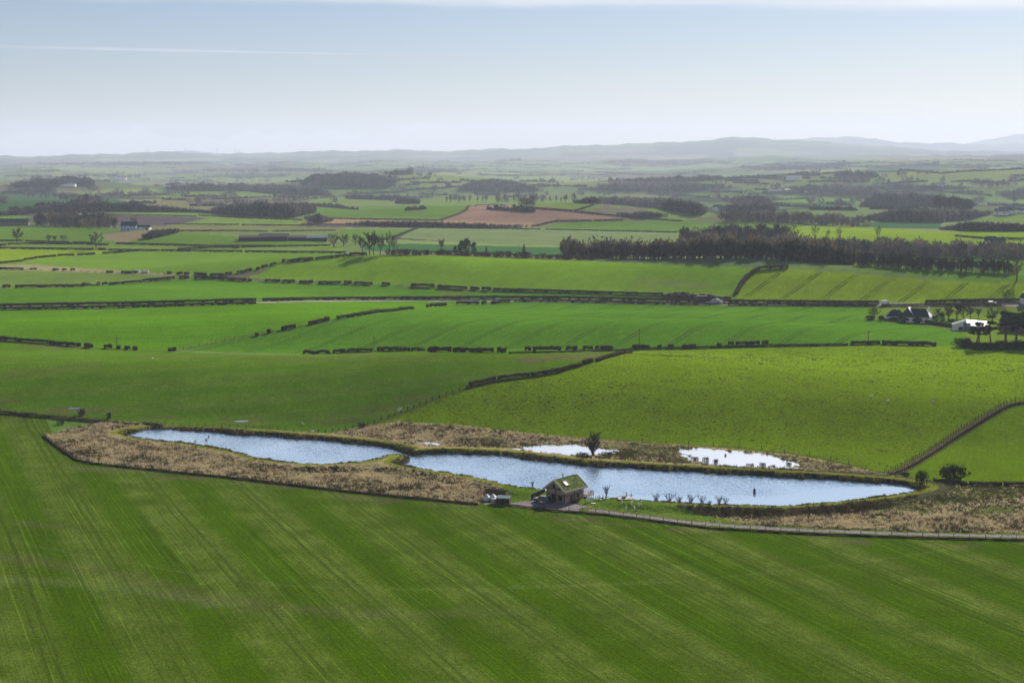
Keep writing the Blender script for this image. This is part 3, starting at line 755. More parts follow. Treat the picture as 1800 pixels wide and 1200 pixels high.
M_WOODC = mat('far_conifer', (.05,.058,.05), .95, (.03,.038,.034), .05, 0, 0)
def unit(v): return v/(np.linalg.norm(v)+1e-9)
def sliver(mb, p, d, ln, w, m):
    q = unit(np.cross(d, np.array((rng.uniform(-1,1), rng.uniform(-1,1), rng.uniform(-.6,.6)))))*w*.5
    a = p-q; b = p+q; c = p+d*ln
    mb.add([tuple(a), tuple(b), tuple(c)], [(0,1,2)], m)
def bare_tree(seed, h=10., spread=.5, low=.3, limbs=7, twig=1.0, tw=.075, lean=0., dens_=1.0):
    """-> (trunk MB, crown MB): trunk with its limbs; crown of branches and twigs"""
    global rng
    keep = rng; rng = random.Random(seed)
    T_, C_ = MB(), MB()
    top = np.array((lean*h, 0, h*.62))
    pts = [np.array((0,0,-.3)), np.array((lean*h*.2+rng.uniform(-.02,.02)*h, rng.uniform(-.02,.02)*h, h*.2)), np.array((lean*h*.6+rng.uniform(-.03,.03)*h, rng.uniform(-.03,.03)*h, h*.42)), top]
    r0 = h*.028
    T_.tube(pts, [r0*1.25, r0, r0*.75, r0*.35], 6)
    ends = []
    for i in range(limbs):
        t = low+(1-low)*(i+.5)/limbs
        k = min(2, int(t*3)); f = t*3-k; p = pts[k]*(1-f)+pts[k+1]*f
        a = i*2.4+rng.uniform(-.5,.5); el = rng.uniform(.35,.75)+.35*t
        d = np.array((math.cos(a)*math.cos(el), math.sin(a)*math.cos(el), math.sin(el)))
        ln = h*(spread*(.95-.35*t))*rng.uniform(.8,1.15)
        m1 = p+d*ln*.5+np.array((0,0,rng.uniform(-.01,.04)*h)); m2 = m1+unit(d+np.array((rng.uniform(-.4,.4),rng.uniform(-.4,.4),.35)))*ln*.5
        T_.tube([p, m1, m2], [r0*.5*(1.1-t*.5), r0*.3, r0*.12], 4, cap=False)
        for q, dd, l2 in ((m1, d, ln*.55), (m2, d, ln*.5), (p*.4+m1*.6, d, ln*.4), (m1*.5+m2*.5, d, ln*.45)):
            for _ in range(3):
                d2 = unit(dd+np.array((rng.uniform(-1,1),rng.uniform(-1,1),rng.uniform(-.2,.9))))
                e = q+d2*l2*rng.uniform(.6,1.)
                C_.tube([q, e], [r0*.13, r0*.05], 3, cap=False)
                ends.append((q, e, d2))
    d = np.array((0,0,1.))
    for _ in range(5):
        d2 = unit(d+np.array((rng.uniform(-.7,.7),rng.uniform(-.7,.7),rng.uniform(0,.5)))); e = top+d2*h*.3*rng.uniform(.7,1.1)
        C_.tube([top, e], [r0*.2, r0*.05], 3, cap=False); ends.append((top, e, d2))
    for q, e, d2 in ends:
        for _ in range(int(13*dens_)):
            f = rng.uniform(.3,1.05); p = q+(e-q)*f
            d3 = unit(d2+np.array((rng.uniform(-1,1),rng.uniform(-1,1),rng.uniform(-.3,1))))
            sliver(C_, p, d3, h*.085*twig*rng.uniform(.6,1.3), h*tw*.15*rng.uniform(.7,1.4), 0)
    rng = keep
    return T_, C_
def conifer(seed, h=14., w=.2, dens_=1.0):
    r = random.Random(seed); T_, C_ = MB(), MB()
    T_.tube([(0,0,-.3),(0,0,h*.5),(0,0,h*.96)], [h*.02,h*.013,h*.003], 5)
    n = int(330*dens_)
    for i in range(n):
        t = (i+.5)/n; t = t**.8; z = h*(.1+.9*t); rad = h*w*(1-t)**.8*r.uniform(.55,1.1)+.1
        a = r.uniform(0, 6.28); c, s = math.cos(a), math.sin(a)
        wd = h*.03*r.uniform(.7,1.4)
        C_.add([(c*rad*.1,s*rad*.1,z+.03*h),(c*rad-s*wd,s*rad+c*wd,z-h*.02*r.uniform(.4,2)),(c*rad+s*wd,s*rad-c*wd,z-h*.02*r.uniform(.4,2)),], [(0,1,2)])
    return T_, C_
def clump_crown(C_, c, r, n, r_, sz, flat=.8):
    for _ in range(n):
        while True:
            p = np.array([r_.uniform(-1,1) for _ in range(3)])
            if .25 < np.dot(p, p) <= 1: break
        q = np.array(c)+p*np.array((r, r, r*flat))
        a = unit(np.array([r_.uniform(-1,1) for _ in range(3)])); b = unit(np.cross(a, [r_.uniform(-1,1) for _ in range(3)]))
        s = sz*r_.uniform(.6,1.4)
        C_.add([tuple(q-a*s*.5), tuple(q+b*s*.35), tuple(q+a*s*.5), tuple(q-b*s*.35)], [(0,1,2,3)])
def pine(seed, h=13., lean=.08):
    r = random.Random(seed); T_, C_ = MB(), MB()
    b1 = np.array((lean*h*.5+r.uniform(-.3,.3), r.uniform(-.4,.4), h*.35)); b2 = np.array((lean*h+r.uniform(-.4,.4), r.uniform(-.5,.5), h*.66)); b3 = b2+np.array((r.uniform(-.4,.4), 0, h*.24))
    T_.tube([(0,0,-.3), tuple(b1), tuple(b2), tuple(b3)], [h*.026,h*.02,h*.015,h*.006], 6)
    clump_crown(C_, b3+np.array((0,0,h*.03)), h*.12, 75, r, .7, .55)
    for i in range(8):
        f = r.uniform(.35,1.); p = b1+(b2-b1)*f; a = i*2.4+r.uniform(-.5,.5)
        e = p+np.array((math.cos(a),math.sin(a),r.uniform(.15,.7)))*h*r.uniform(.14,.26)
        T_.tube([tuple(p), tuple((p+e)/2+np.array((0,0,.2))), tuple(e)], [h*.009,h*.006,h*.003], 4, cap=False)
        clump_crown(C_, e+np.array((0,0,.3)), h*r.uniform(.06,.10), 42, r, .65, .55)
    return T_, C_
def round_tree(seed, h=11., w=.42, n=650, sz=.9, z0=.12):
    r = random.Random(seed); T_, C_ = MB(), MB()
    T_.tube([(0,0,-.3),(0,0,h*.35),(0,0,h*.8)], [h*.025,h*.02,h*.006], 5)
    for k in range(11):
        t = r.uniform(z0+.1,.86); a = r.uniform(0,6.28); rr = h*w*.55*math.sin(math.pi*min(1,(t+.12)))*r.uniform(.3,1)
        clump_crown(C_, (math.cos(a)*rr, math.sin(a)*rr, h*t), h*w*r.uniform(.35,.55), n//11, r, sz, .85)
    return T_, C_
def bare_shrub(seed, h=2.6, w=1.0, stems=11, tw=.11, n=10):
    global rng
    keep = rng; rng = random.Random(seed); S = MB()
    for i in range(stems):
        a = i*6.28/stems+rng.uniform(-.4,.4); s = w*h*.5*rng.uniform(.2,1)
        e = np.array((math.cos(a)*s, math.sin(a)*s, h*rng.uniform(.65,.95))); mid = e*np.array((.4,.4,.5))
        S.tube([(0,0,-.15), tuple(mid), tuple(e)], [.04*h/2.6,.025*h/2.6,.01], 4, cap=False)
        for _ in range(n):
            f = rng.uniform(.25,1); p = e*f*np.array((.5+.5*f,.5+.5*f,1)); d = unit(e+np.array((rng.uniform(-.9,.9),rng.uniform(-.9,.9),rng.uniform(0,.8)))*h*.7)
            sliver(S, p, d, h*.3*rng.uniform(.6,1.2), tw*rng.uniform(.7,1.3), 0)
    rng = keep
    return S
def scrub(seed, w=4., h=1.6, n=220, sz=.5):
    r = random.Random(seed); S = MB()
    for k in range(5): clump_crown(S, (r.uniform(-.35,.35)*w, r.uniform(-.2,.2)*w, h*.45), max(h*.55, w*.2), n//5, r, sz, h/max(h*1.1, w*.4))
    for _ in range(n//3):
        p = np.array((r.uniform(-.45,.45)*w, r.uniform(-.25,.25)*w, h*r.uniform(.3,.7))); d = unit(np.array((r.uniform(-.6,.6), r.uniform(-.6,.6), 1)))
        S.add([tuple(p+np.array((-.04,0,0))), tuple(p+np.array((.04,0,0))), tuple(p+d*h*.5)], [(0,1,2)])
    S.v = [(x, y, max(z, -.1)) for x, y, z in S.v]
    return S
# ------------------------------------------------------------------ meshes shared by the copies
PROTO = {}
def proto(key, pair, tm, cm):
    if isinstance(pair, tuple):
        both = MB(); both.add(pair[0].v, pair[0].f, 0); both.add(pair[1].v, pair[1].f, 1)
        PROTO[key] = dict(t=pair[0].mesh(key+'_trunk', [tm]), c=pair[1].mesh(key+'_crown', [cm]), one=both.mesh(key, [tm, cm]))
    else: PROTO[key] = dict(one=pair.mesh(key, [cm]))
for k in range(4):
    bt = bare_tree(20+k, 10, .48+.04*k, .28, 7+k % 2, 1.0, .11)
    proto('bare%d' % k, bt, M_BARK, M_TWIG)
    proto('russet%d' % k, bt, M_BARK, M_TWIGR)
for k in range(4):
    proto('thick%d' % k, bare_tree(150+k, 10, .34+.04*(k % 2), .22, 8, 1.25, .17, 0, 1.5), M_BARK, M_TWIG if k < 3 else M_TWIGR)
for k in range(3):
    proto('slim%d' % k, bare_tree(40+k, 10, .26, .3, 8, .9, .13), M_BARK, M_TWIG)
    proto('open%d' % k, bare_tree(50+k, 10, .5, .25, 7, 1.2, .07, .03*(k-1), .6), M_BARK, M_TWIG)
    proto('pale%d' % k, bare_tree(60+k, 10, .6, .12, 9, 1.0, .12, 0, 1.3), M_BARK, M_TWIGP)
    proto('spruce%d' % k, conifer(70+k, 10, .17+.03*k), M_BARK, M_NEEDLE)
    proto('pine%d' % k, pine(80+k, 10, (.06,-.08,.12)[k]), M_BARK, M_NEEDLE)
    proto('round%d' % k, round_tree(90+k, 10, .36+.04*k), M_BARK, M_NEEDLE)
    proto('shrub%d' % k, bare_shrub(100+k, 2.6, 1.1), None, M_TWIG)
    proto('scrub%d' % k, scrub(110+k, 5, 2.0), None, M_TWIG)
    proto('rscrub%d' % k, scrub(110+k, 5, 2.0), None, M_TWIGR)
    proto('leafy%d' % k, scrub(120+k, 3, 2.4, 300, .4), None, M_LEAF)
    proto('evershrub%d' % k, scrub(130+k, 3, 3.0, 320, .5), None, M_NEEDLE)
mt_ = bare_tree(35, 10, .5, .1, 10, 1.1, .085, -.16, 1.0); ms_ = bare_shrub(36, 6.2, 1.25, 20, .12, 30)
mt_[1].add(ms_.v, ms_.f); proto('marsh', mt_, M_BARK, M_TWIG)
proto('bronze', bare_tree(33, 10, .5, .2, 9, 1.0, .13, 0, 1.4), M_BARK, M_TWIGB)
def scale_at(x, y, z): return F/math.sqrt(x*x+y*y+(H-z)**2)      # pixels per metre there
def tree(px, py, hpx, kind, label, group=None, cat='tree', name='bare_tree', parts=True, wide=1.0, z=None):
    x, y = at(px, py); zz = tz(x, y)-.05 if z is None else z
    h = hpx/scale_at(x, y, zz)
    base = 2.6 if kind.startswith('shrub') else 10.
    P = PROTO[kind]; s = h/base; rz = rng.uniform(0, 6.28)
    if parts and 't' in P:
        e = empty(name, (x, y, zz), rz, label, cat, group); e.scale = (s*wide, s*wide, s)
        link('trunk', P['t'], e); link('crown', P['c'], e); return e
    o = link(name, P['one']); o.location = (x, y, zz); o.rotation_euler = (0, 0, rz); o.scale = (s*wide, s*wide, s)
    return tag(o, label, cat, group)
def bush(px, py, hpx, wpx, kind, label, group=None, cat='bush', name='bush'):
    x, y = at(px, py); zz = tz(x, y)-.05; k = scale_at(x, y, zz); P = PROTO[kind]['one']
    dim = {'scrub': (5, 2.3), 'rscrub': (5, 2.3), 'leafy': (3, 2.4), 'evershrub': (3, 3.), 'shrub': (2.4, 2.6)}[kind.rstrip('0123456789')]
    o = link(name, P); o.location = (x, y, zz); sx = wpx/k/dim[0]; sz = hpx/k/dim[1]
    o.scale = (sx, max(sx*.6, sz*.8), sz); o.rotation_euler = (0, 0, rng.uniform(-.3, .3))
    return tag(o, label, cat, group)
ORD = 'first second third fourth fifth sixth seventh eighth ninth tenth eleventh twelfth thirteenth fourteenth fifteenth sixteenth seventeenth eighteenth nineteenth twentieth'.split()
for tens, w_ in (('twenty', 20), ('thirty', 30), ('forty', 40)):
    ORD += [tens+'-'+q for q in ORD[:9]]+[{'twenty': 'thirtieth', 'thirty': 'fortieth', 'forty': 'fiftieth'}[tens]]
def hedge_mesh(W, h, w, m, ragged=.3, twigs=True):
    """W: world points along the foot; -> mesh round its first point"""
    W = np.asarray(W, float)
    seg = np.hypot(*(np.diff(W, axis=0).T)); L = seg.sum(); n = int(min(150, max(4, L/1.1)))
    s = np.concatenate([[0], np.cumsum(seg)]); q = np.linspace(0, L, n+1)
    x = np.interp(q, s, W[:,0]); y = np.interp(q, s, W[:,1]); z = TF(x, y)
    tx = np.gradient(x); ty = np.gradient(y); tl = np.hypot(tx, ty)+1e-9; nx, ny = -ty/tl, tx/tl
    prof = [(-.30, -.08), (-.5, .5), (-.5, .9), (-.3, 1.02), (.3, 1.02), (.5, .9), (.5, .5), (.30, -.08)]
    V = []; k = len(prof)
    for i in range(n+1):
        e = 1.0 if 0 < i < n else .85
        hh = h*(1+(ragged*.5+.05)*rng.uniform(-.5, .5))*(1 if ragged < .7 else e); ww = w*(1+.3*rng.uniform(-.5, .5))*e
        gap = ragged > .15 and rng.random() < .7 and 0 < i < n
        for j, (a, b) in enumerate(prof):
            bb = b*(1+.12*rng.uniform(-1, 1))
            if gap and j in (0, 7): bb = .32+rng.uniform(-.1, .1)
            V.append((x[i]-x[0]+nx[i]*a*ww+rng.uniform(-.08, .08), y[i]-y[0]+ny[i]*a*ww, z[i]-z[0]+bb*hh))
    mb = MB(); fs = []
    for i in range(n):
        for j in range(k): fs.append((i*k+j, i*k+(j+1) % k, (i+1)*k+(j+1) % k, (i+1)*k+j))
    fs.append(tuple(range(k))); fs.append(tuple(n*k+j for j in range(k))[::-1])
    mb.add(V, fs)
    if twigs:
        for i in range(n):
            for _ in range(6):
                f = rng.random(); p = np.array((x[i]+(x[i+1]-x[i])*f-x[0], y[i]+(y[i+1]-y[i])*f-y[0], z[i]-z[0]+h*rng.uniform(.7, 1.)))
                p += np.array((nx[i], ny[i], 0))*w*rng.uniform(-.45, .45)
                sliver(mb, p, unit(np.array((rng.uniform(-.8,.8), rng.uniform(-.8,.8), 1))), h*rng.uniform(.25,.55), .15, 1)  # paler twig colour imitates the backlit tops of the dark hedges
    return mb.mesh('hedge', [m, M_TWIG if m is not M_HEDGEG else M_LEAF]), (x[0], y[0], z[0])
def hedge(pts, h, w, label, group=None, m=None, ragged=.3, twigs=True, name='hedge', cat='hedge'):
    W = world_poly([tuple(p) for p in pts], False, 16)
    me, o_ = hedge_mesh(W, h, w, m or M_HEDGE, ragged, twigs)
    o = link(name, me); o.location = o_
    return tag(o, label, cat, group)
MARGINS = []
def hedge_line(runs, h, w, where, group, **kw):
    runs = sorted(runs, key=lambda r: r[0][0]); h *= .76
    for i, r in enumerate(runs):
        if i and abs(r[0][0]-runs[i-1][-1][0])+abs(r[0][1]-runs[i-1][-1][1]) < 75 and r[0][0] >= runs[i-1][-1][0]-2:
            MARGINS.append(([runs[i-1][-1]]+list(r), .42*w))
        else: MARGINS.append((list(r), .42*w))
    for i, r in enumerate(runs):
        lab = ('%s hedge section from the left %s' % (ORD[i], where)) if len(runs) > 1 else 'dark clipped hedge '+where
        hedge(r, h*(1+.12*rng.uniform(-1, 1)), w, lab, group, **kw)
def post_fence(pts, gap, hp, label, group=None, wires=3, pr=.10, m=None, lift=0., name='wire_fence', rnd=.12):
    W = world_poly([tuple(p) for p in pts], False, 12); MARGINS.append((pts, .8))
    seg = np.hypot(*(np.diff(W, axis=0).T)); s = np.concatenate([[0], np.cumsum(seg)]); L = s[-1]
    n = min(99, int(L/gap)); q = np.linspace(0, L, n+1); x = np.interp(q, s, W[:,0]); y = np.interp(q, s, W[:,1]); z = TF(x, y)+lift
    e = empty(name, (x[0], y[0], z[0]), 0, label, 'fence', group)
    pm = MB().tube([(0,0,-.3),(0,0,hp)], pr, 5).mesh('post', [m or M_POST])
    for i in range(n+1):
        o = link('post', pm, e); o.location = (x[i]-x[0], y[i]-y[0], z[i]-z[0]); o.rotation_euler = (rng.uniform(-rnd, rnd), rng.uniform(-rnd, rnd), rng.uniform(0, 3)); o.scale = (1, 1, rng.uniform(.85, 1.15))
    if wires:
        mb = MB()
        for k in range(wires):
            hh = hp*(.3+.62*k/max(1, wires-1))
            mb.tube([(x[i]-x[0], y[i]-y[0], z[i]-z[0]+hh) for i in range(n+1)], .012, 3, cap=False)
        mb.build('wire', M_WIRE, e)
    return e
M_POST = mat('fence_post', (.10,.08,.065), .9, (.05,.042,.038), 4, 0, .1)
M_WIRE = mat('fence_wire', (.12,.12,.12), .5, None, 3, 0, .4, .6)
# ================================================================== HEDGES
def R_(*a): return [((p[0], p[1]), (p[2], p[3])) for p in a]
hedge_line(R_((5,505,18,505),(27,505,145,504),(146,503,174,501),(180,501,188,500),(191,501,248,496),(250,495,307,490),(316,489,331,489)), 2.1, 2.2, 'climbing to the field corner on the left', 'hedges along the left field edges')
hedge_line(R_((343,490,357,490),(359,489,380,490),(383,491,389,491),(392,491,402,492),(405,492,432,494),(436,494,442,494),(466,495,492,495),(497,496,518,496),(527,497,540,497),(542,497,550,497),(560,498,598,498),(605,498,618,498),(623,499,636,499),(638,499,654,500),(672,500,685,501),(723,503,763,504),(770,505,820,508),(828,508,842,509),(848,509,862,510),(868,510,1000,514),(1001,514,1165,519)), 2.1, 2.0, 'along the foot of the wide pale hillside field', 'broken hedge below the wide hillside field')
hedge_line(R_((0,473,40,474),(53,474,64,474),(93,475,102,475),(110,475,116,475),(125,475,131,475),(188,479,198,479),(214,480,240,480),(295,481,300,481),(312,482,320,482),(325,482,332,482)), 1.8, 2.0, 'on the strawy strip at far left', 'hedge on the strawy strip', ragged=.5)
hedge_line(R_((343,483,362,484),(370,485,392,485),(396,483,407,482),(417,480,428,479),(430,478,442,475),(450,474,456,473),(460,471,469,468),(475,467,485,465),(496,461,501,460),(504,461,523,459),(524,458,550,457),(555,456,612,450),(614,449,645,448)), 2.2, 2.2, 'curving up to the tall bare trees', 'hedge curving up to the bare trees')
hedge_line([((0,463),(40,459)),((43,457),(60,455)),((62,454),(98,451)),((102,450),(130,449)),((137,449),(166,447)),((180,446),(198,445)),((200,445),(222,443)),((224,442),(240,441))], 2.0, 2.2, 'slanting up between two fields at far left', 'hedge slanting at far left')
hedge_line([((-60,436.5),(0,437),(165,439)),((172,439),(186,439)),((191,440),(280,441)),((284,441),(350,442),(425,443)),((431,443),(607,445))], 2.0, 2.4, 'on the long level line under the lone tree', 'long level hedge under the lone tree')
hedge_line([((-50,430),(10,432)),((14,430),(60,428.5),(150,429),(190,431)),((205,428.5),(300,431),(370,433),(480,433)),((313,439),(350,436.5),(420,436)),((425,435),(480,433.5),(580,432))], 1.8, 2.2, 'on the curved line beyond the lone tree', 'curved hedges beyond the lone tree')
hedge_line([((0,423.5),(40,423.5)),((45,424),(120,426)),((130,426.5),(162,427.5))], 1.6, 2.2, 'below the shadowed slope of the wood', 'hedge below the wood')
hedge_line([((-60,596),(0,596.5),(30,599)),((32,599.5),(86,603)),((88,604),(104,606)),((106,606),(133,608)),((136,608.5),(140,609)),((149,609.5),(162,611)),((183,612),(197,612)),((205,613),(212,613)),((219,614),(229,614)),((235,615),(240,615.5)),((297,617.5),(308,616))], 2.0, 1.8, 'on the brow of the brown green field', 'hedge on the brow at left', ragged=.4)
hedge_line(R_((533,622,555,622),(556,622,580,621),(585,620,608,619),(610,618,655,617)), 2.0, 2.0, 'left of the pole behind the brown green field', 'scrubby hedge left of the pole', ragged=.9)
hedge_line(R_((664,615,700,616),(702,616,707,616),(710,616,720,617),(724,616,763,618),(765,618,792,618),(797,618,867,619),(874,619,890,619),(923,616,933,616),(938,617,984,616),(995,615,1015,615),(1025,615,1042,614),(1046,614,1053,614),(1056,614,1077,615)), 2.0, 1.7, 'between the two roadside poles of the middle field', 'hedge between the two poles', ragged=.5)
hedge_line(R_((1111,612,1142,612),(1155,612,1163,612),(1174,611,1184,611),(1199,612,1223,611),(1260,609,1268,609),(1280,607,1290,607),(1293,606,1335,605),(1340,605,1350,604.5)), 1.9, 1.7, 'on top of the pasture right of the tall pole', 'hedge on top of the pasture', ragged=.5)
hedge_line(R_((1497,605,1546,604),(1551,605,1645,608)), 2.0, 1.8, 'at the short pole near the pines', 'hedge near the pines', ragged=.35)
hedge_line(R_((450,591,453,590),(470,586,475,585),(495,580,519,576),(543,571,553,569),(555,568,568,565),(571,564,578,563),(593,561,668,549),(671,549,700,546),(702,545,726,543),(750,540,753,540),(757,539,784,537),(802,534.5,842,534),(847,534,855,534),(864,534,895,531)), 2.0, 1.9, 'slanting between the two bright green fields', 'hedge slanting between the bright fields')
hedge_line([((825,678),(870,668)),((875,667),(930,661)),((935,661),(990,652)),((990,651),(1020,643)),((1025,640),(1041,636)),((1050,635),(1059,632)),((1060,631),(1095,622)),((1097,621),(1110,616))], 1.6, 1.5, 'beside the wire fence climbing the pasture edge', 'hedge beside the climbing fence', ragged=.6)
hedge_line([((-80,541),(0,539),(200,535.5),(340,532),(450,529)),((462,529),(560,527),(700,526),(850,525)),((852,525),(1000,525.5),(1130,528.5),(1250,531.5)),((1272,531.5),(1400,532.5),(1500,533.5),(1545,534)),((1627,532),(1720,530),(1795,529))], 2.1, 2.4, 'on the far side of the narrow lane', 'lane hedge on the far side', ragged=.2)
hedge_line([((-80,546),(0,544),(200,541),(340,537),(450,534)),((905,530),(1000,530.5),(1130,533.5),(1250,536)),((1280,536.5),(1400,537),(1540,537.5)),((1550,538),(1640,537),(1760,536))], 1.5, 1.8, 'on the near side of the narrow lane', 'lane hedge on the near side', ragged=.3)
hedge_line([((1294,517),(1303,500),(1316,485),(1332,474)),((1334,473.5),(1385,470.5))], 2.4, 2.6, 'over the brow beside the wheel marked field', 'hedge over the brow', ragged=.2)
hedge_line([((690,418),(735,401)),((735,400.5),(800,401.5),(950,403.5)),((960,404),(1100,406.5),(1190,409))], 1.8, 3.0, 'round the flat field beyond the dark evergreens', 'hedges beyond the evergreens')
hedge_line([((776,387),(805,377),(836,362)),((838,361.5),(870,360),(905,362.5)),((910,364),(1006,371)),((1011,372),(1105,382),(1200,389)),((938,398),(982,388)),((985,389),(1040,388)),((1045,388),(1095,387))], 2.0, 3.5, 'round the bare reddish field', 'hedges round the reddish field')
hedge_line([((1010,371),(1060,356)),((540,383.5),(660,386),(776,388)),((530,394),(660,396),(770,396.5))], 1.8, 3.5, 'beside the distant striped green field', 'hedges by the distant striped field')
hedge_line([((290,394.5),(420,395.5)),((425,396),(560,397)),((350,379),(430,383.5),(530,387.5)),((265,407),(400,406),(470,407.5)),((480,407),(590,405.5)),((170,377),(300,379.5),(345,381))], 1.7, 3.0, 'among the pale strips beyond the farmhouse', 'hedges beyond the farmhouse')
hedge_line([((1505,452),(1600,455),(1690,459)),((1560,466),(1700,462),(1760,463)),((1530,450),(1650,452))], 1.8, 3.0, 'in the green field between the two woods', 'hedges between the woods')
hedge_line([((1680,415),(1740,420)),((1745,420),(1830,421))], 1.8, 3.5, 'on the bright slope by the white gabled farm', 'hedges by the white gabled farm')
hedge([(1615,566),(1650,572),(1690,578),(1716,581)], 1.7, 2.4, 'green clipped garden hedge in front of the low white house', None, M_HEDGEG, .08)
hedge_line([((1640,848),(1700,852)),((1705,853),(1760,853)),((1765,853),(1840,854))], 1.3, 1.6, 'low and brambly behind the round bush at right', 'low hedge at right', ragged=.5)
# low dark bank and broken wall under the middle hedge
M_BANK = mat('earth_bank', (.075,.07,.04), .95, (.04,.036,.026), 1, .5, 0)
hedge([(895,621),(1000,619),(1060,617),(1112,614)], .5, 1.2, 'low dark earth bank left of the tall pole', None, M_BANK, .4, True, 'earth_bank', 'bank')
hedge([(1115,614.5),(1250,611),(1350,608.5),(1490,606.5)], .8, 1.2, 'low grey tumbled bank along the top of the pasture', None, M_BANK, .4, True, 'earth_bank', 'bank')
# ================================================================== FENCES
post_fence([(1108,618),(1060,631),(990,650),(900,666),(830,680),(760,704),(700,729),(640,750),(560,764)], 2.6, 1.25, 'wire fence climbing the edge of the pasture behind the ponds', pr=.15)
post_fence([(1800,704.5),(1765,711),(1720,736),(1680,761),(1640,789),(1600,814),(1558,833)], 1.9, 1.35, 'left line of posts of the double fence curving up at right')
post_fence([(1815,708),(1772,716),(1729,741),(1690,766),(1650,793),(1610,818),(1575,836)], 1.9, 1.25, 'right line of posts of the double fence curving up at right')
post_fence([(1000,897),(1060,903),(1120,910),(1250,927),(1400,936)], 3.3, 1.05, 'wire fence along the near edge of the track by the cabin', pr=.07)
post_fence([(1405,936.5),(1600,944),(1800,949),(1870,951)], 3.3, 1.05, 'wire fence along the track at lower right corner', pr=.07)
post_fence([(-40,723),(0,724),(170,740),(290,751)], 2.6, 1.1, 'old wire fence along the ditch at far left')
post_fence([(290,751),(430,757),(560,765)], 2.6, 1.1, 'old wire fence behind the left pond')
post_fence([(76,766),(110,791),(135,808),(160,814),(250,824),(400,839)], 2.6, 1.0, 'wire fence round the rough grass at left', wires=2)
post_fence([(405,839),(600,863),(840,886)], 2.6, 1.0, 'wire fence between the rough grass and the sown field', wires=2)
post_fence([(880,762),(1000,769),(1190,782),(1300,786),(1430,802),(1555,831)], 7, 1.2, 'sparse wire fence at the foot of the pasture', wires=2)
post_fence([(310,616.5),(380,602),(450,588.5),(520,576),(590,563)], 4.5, 1.2, 'wire fence on a strip between the two bright green fields')
post_fence([(1380,607),(1440,606),(1495,605.5)], 4, 1.2, 'wire fence on the low bank above the pasture')
# dark scrub in the strip of the double fence and along field edges
M_DEAD = mat('dead_growth', (.16,.115,.07), .95, (.08,.06,.04), 1.5, .6, 0, trans=.2)
M_DEADD = mat('dark_dead_growth', (.075,.06,.042), .95, (.04,.033,.026), 1.5, .6, 0, trans=.1)
hedge([(1808,706),(1768,714),(1725,739),(1685,764),(1645,791),(1605,816),(1566,834)], .5, 1.3, 'brown dead growth between the two curving fences', None, M_DEAD, .8, True, 'dead_growth', 'rough growth')
for k, r in enumerate(([(76,767),(110,792.5),(135,809),(160,815)],[(160,815),(250,824.5),(400,839.5)],[(400,839.5),(600,863),(840,887)])):
    hedge(r, .42, .7, ('dark rough edge at the pointed corner of the tussocks','dark rough edge below the left pond tussocks','dark rough edge running up to the storage yard')[k], 'rough edges of the tussock ground', M_DEADD, .8, True, 'rough_edge', 'rough growth')
hedge([(-40,724),(0,725),(170,741),(285,752)], .8, 1.2, 'brown weedy ditch edge at far left', None, M_DEAD, .8, True, 'ditch_growth', 'rough growth')
hedge([(888,888),(937,893.5),(980,898.5),(1060,905)], .45, .7, 'brown dead growth along the fence below the cabin', None, M_DEAD, .8, True, 'fence_growth', 'rough growth')
hedge([(1060,905),(1120,912.5),(1250,929),(1400,938)], .4, .7, 'dark dead growth below the cabin track', None, M_DEADD, .8, True, 'fence_growth', 'rough growth')
hedge([(1400,938),(1600,945.5),(1800,950.5),(1870,952)], .4, .7, 'dark dead growth below the track at lower right', None, M_DEADD, .8, True, 'fence_growth', 'rough growth')
# ================================================================== TREES AND BUSHES
x_, y_ = at(1040, 801)
tree(1042,801,44,'marsh','bare dark tree standing beside the flooded pool', parts=True, wide=.95)
bush(1066,801,10,20,'scrub0','dark scrub at the foot of the tree by the flooded pool')
bush(1024,802,9,26,'scrub1','dark scrub left of the tree by the flooded pool')
bush(1672,845,30,46,'leafy0','big round dark bush behind the right end of the pond')
bush(1622,858,26,18,'leafy1','small dark bush on the tip of the pond bank')
bush(1590,838,10,24,'scrub2','low brown scrub at the foot of the curving fence')
bush(106,747-1.5,10,13,'scrub0','dark little thorn bush on the ditch beside the puddle')
bush(143,729,12,16,'scrub1','dark wide thorn bush right of the puddle')
bush(191,735,12,10,'scrub2','dark narrow thorn bush at the top of the rough grass')
bush(635,752,12,16,'scrub0','dark thorn bush on the fence above the left pond')
for k, (a, b, h_, w_) in enumerate(((1066,874,19,24),(1153,881,17,16),(1177,884,20,18),(1194,885,17,14),(1214,888,18,16),(1234,889,18,14),(1247,890,11,10),(1264,890,17,18),(1275,890,15,14),(936,861,12,22))):
    tree(a, b-1, h_*1.05, 'shrub%d' % (k % 3), ('bare shrub just right of the cabin tree guards','first bare shrub right of the jetty on the pond edge','tall bare shrub second from the jetty','third bare shrub right of the jetty','fourth bare shrub right of the jetty','fifth bare shrub right of the jetty','smallest bare shrub on the near pond edge','wide bare shrub second from the right end','last bare shrub on the near pond edge','bare shrub on the bank left of the cabin')[k], 'bare shrubs on the near pond edge', 'shrub', 'bare_shrub', False, .95)
for k, (a, b, h_, w_) in enumerate(((1240,815,8,9),(1221,813,4,14),(1258,817,5,12),(1318,824,5,12),(1340,824,6,12),(1275,806,3,4),(1358,825,3,8),(1386,822,4,10))):
    bush(a, b-6, h_+3, w_*1.15, 'scrub%d' % (k % 3), ('tallest dark reed clump in the white pool','flat dark clump at the left edge of the white pool','low dark clump just right of the tallest one in the pool','middle dark clump on the near edge of the white pool','wide dark clump on the near edge of the white pool','tiny dark tuft in the middle of the white pool','small tuft near the right end of the white pool','dark clump at the right tip of the white pool')[k], 'dark clumps in the white pool', 'reeds', 'reed_clump')
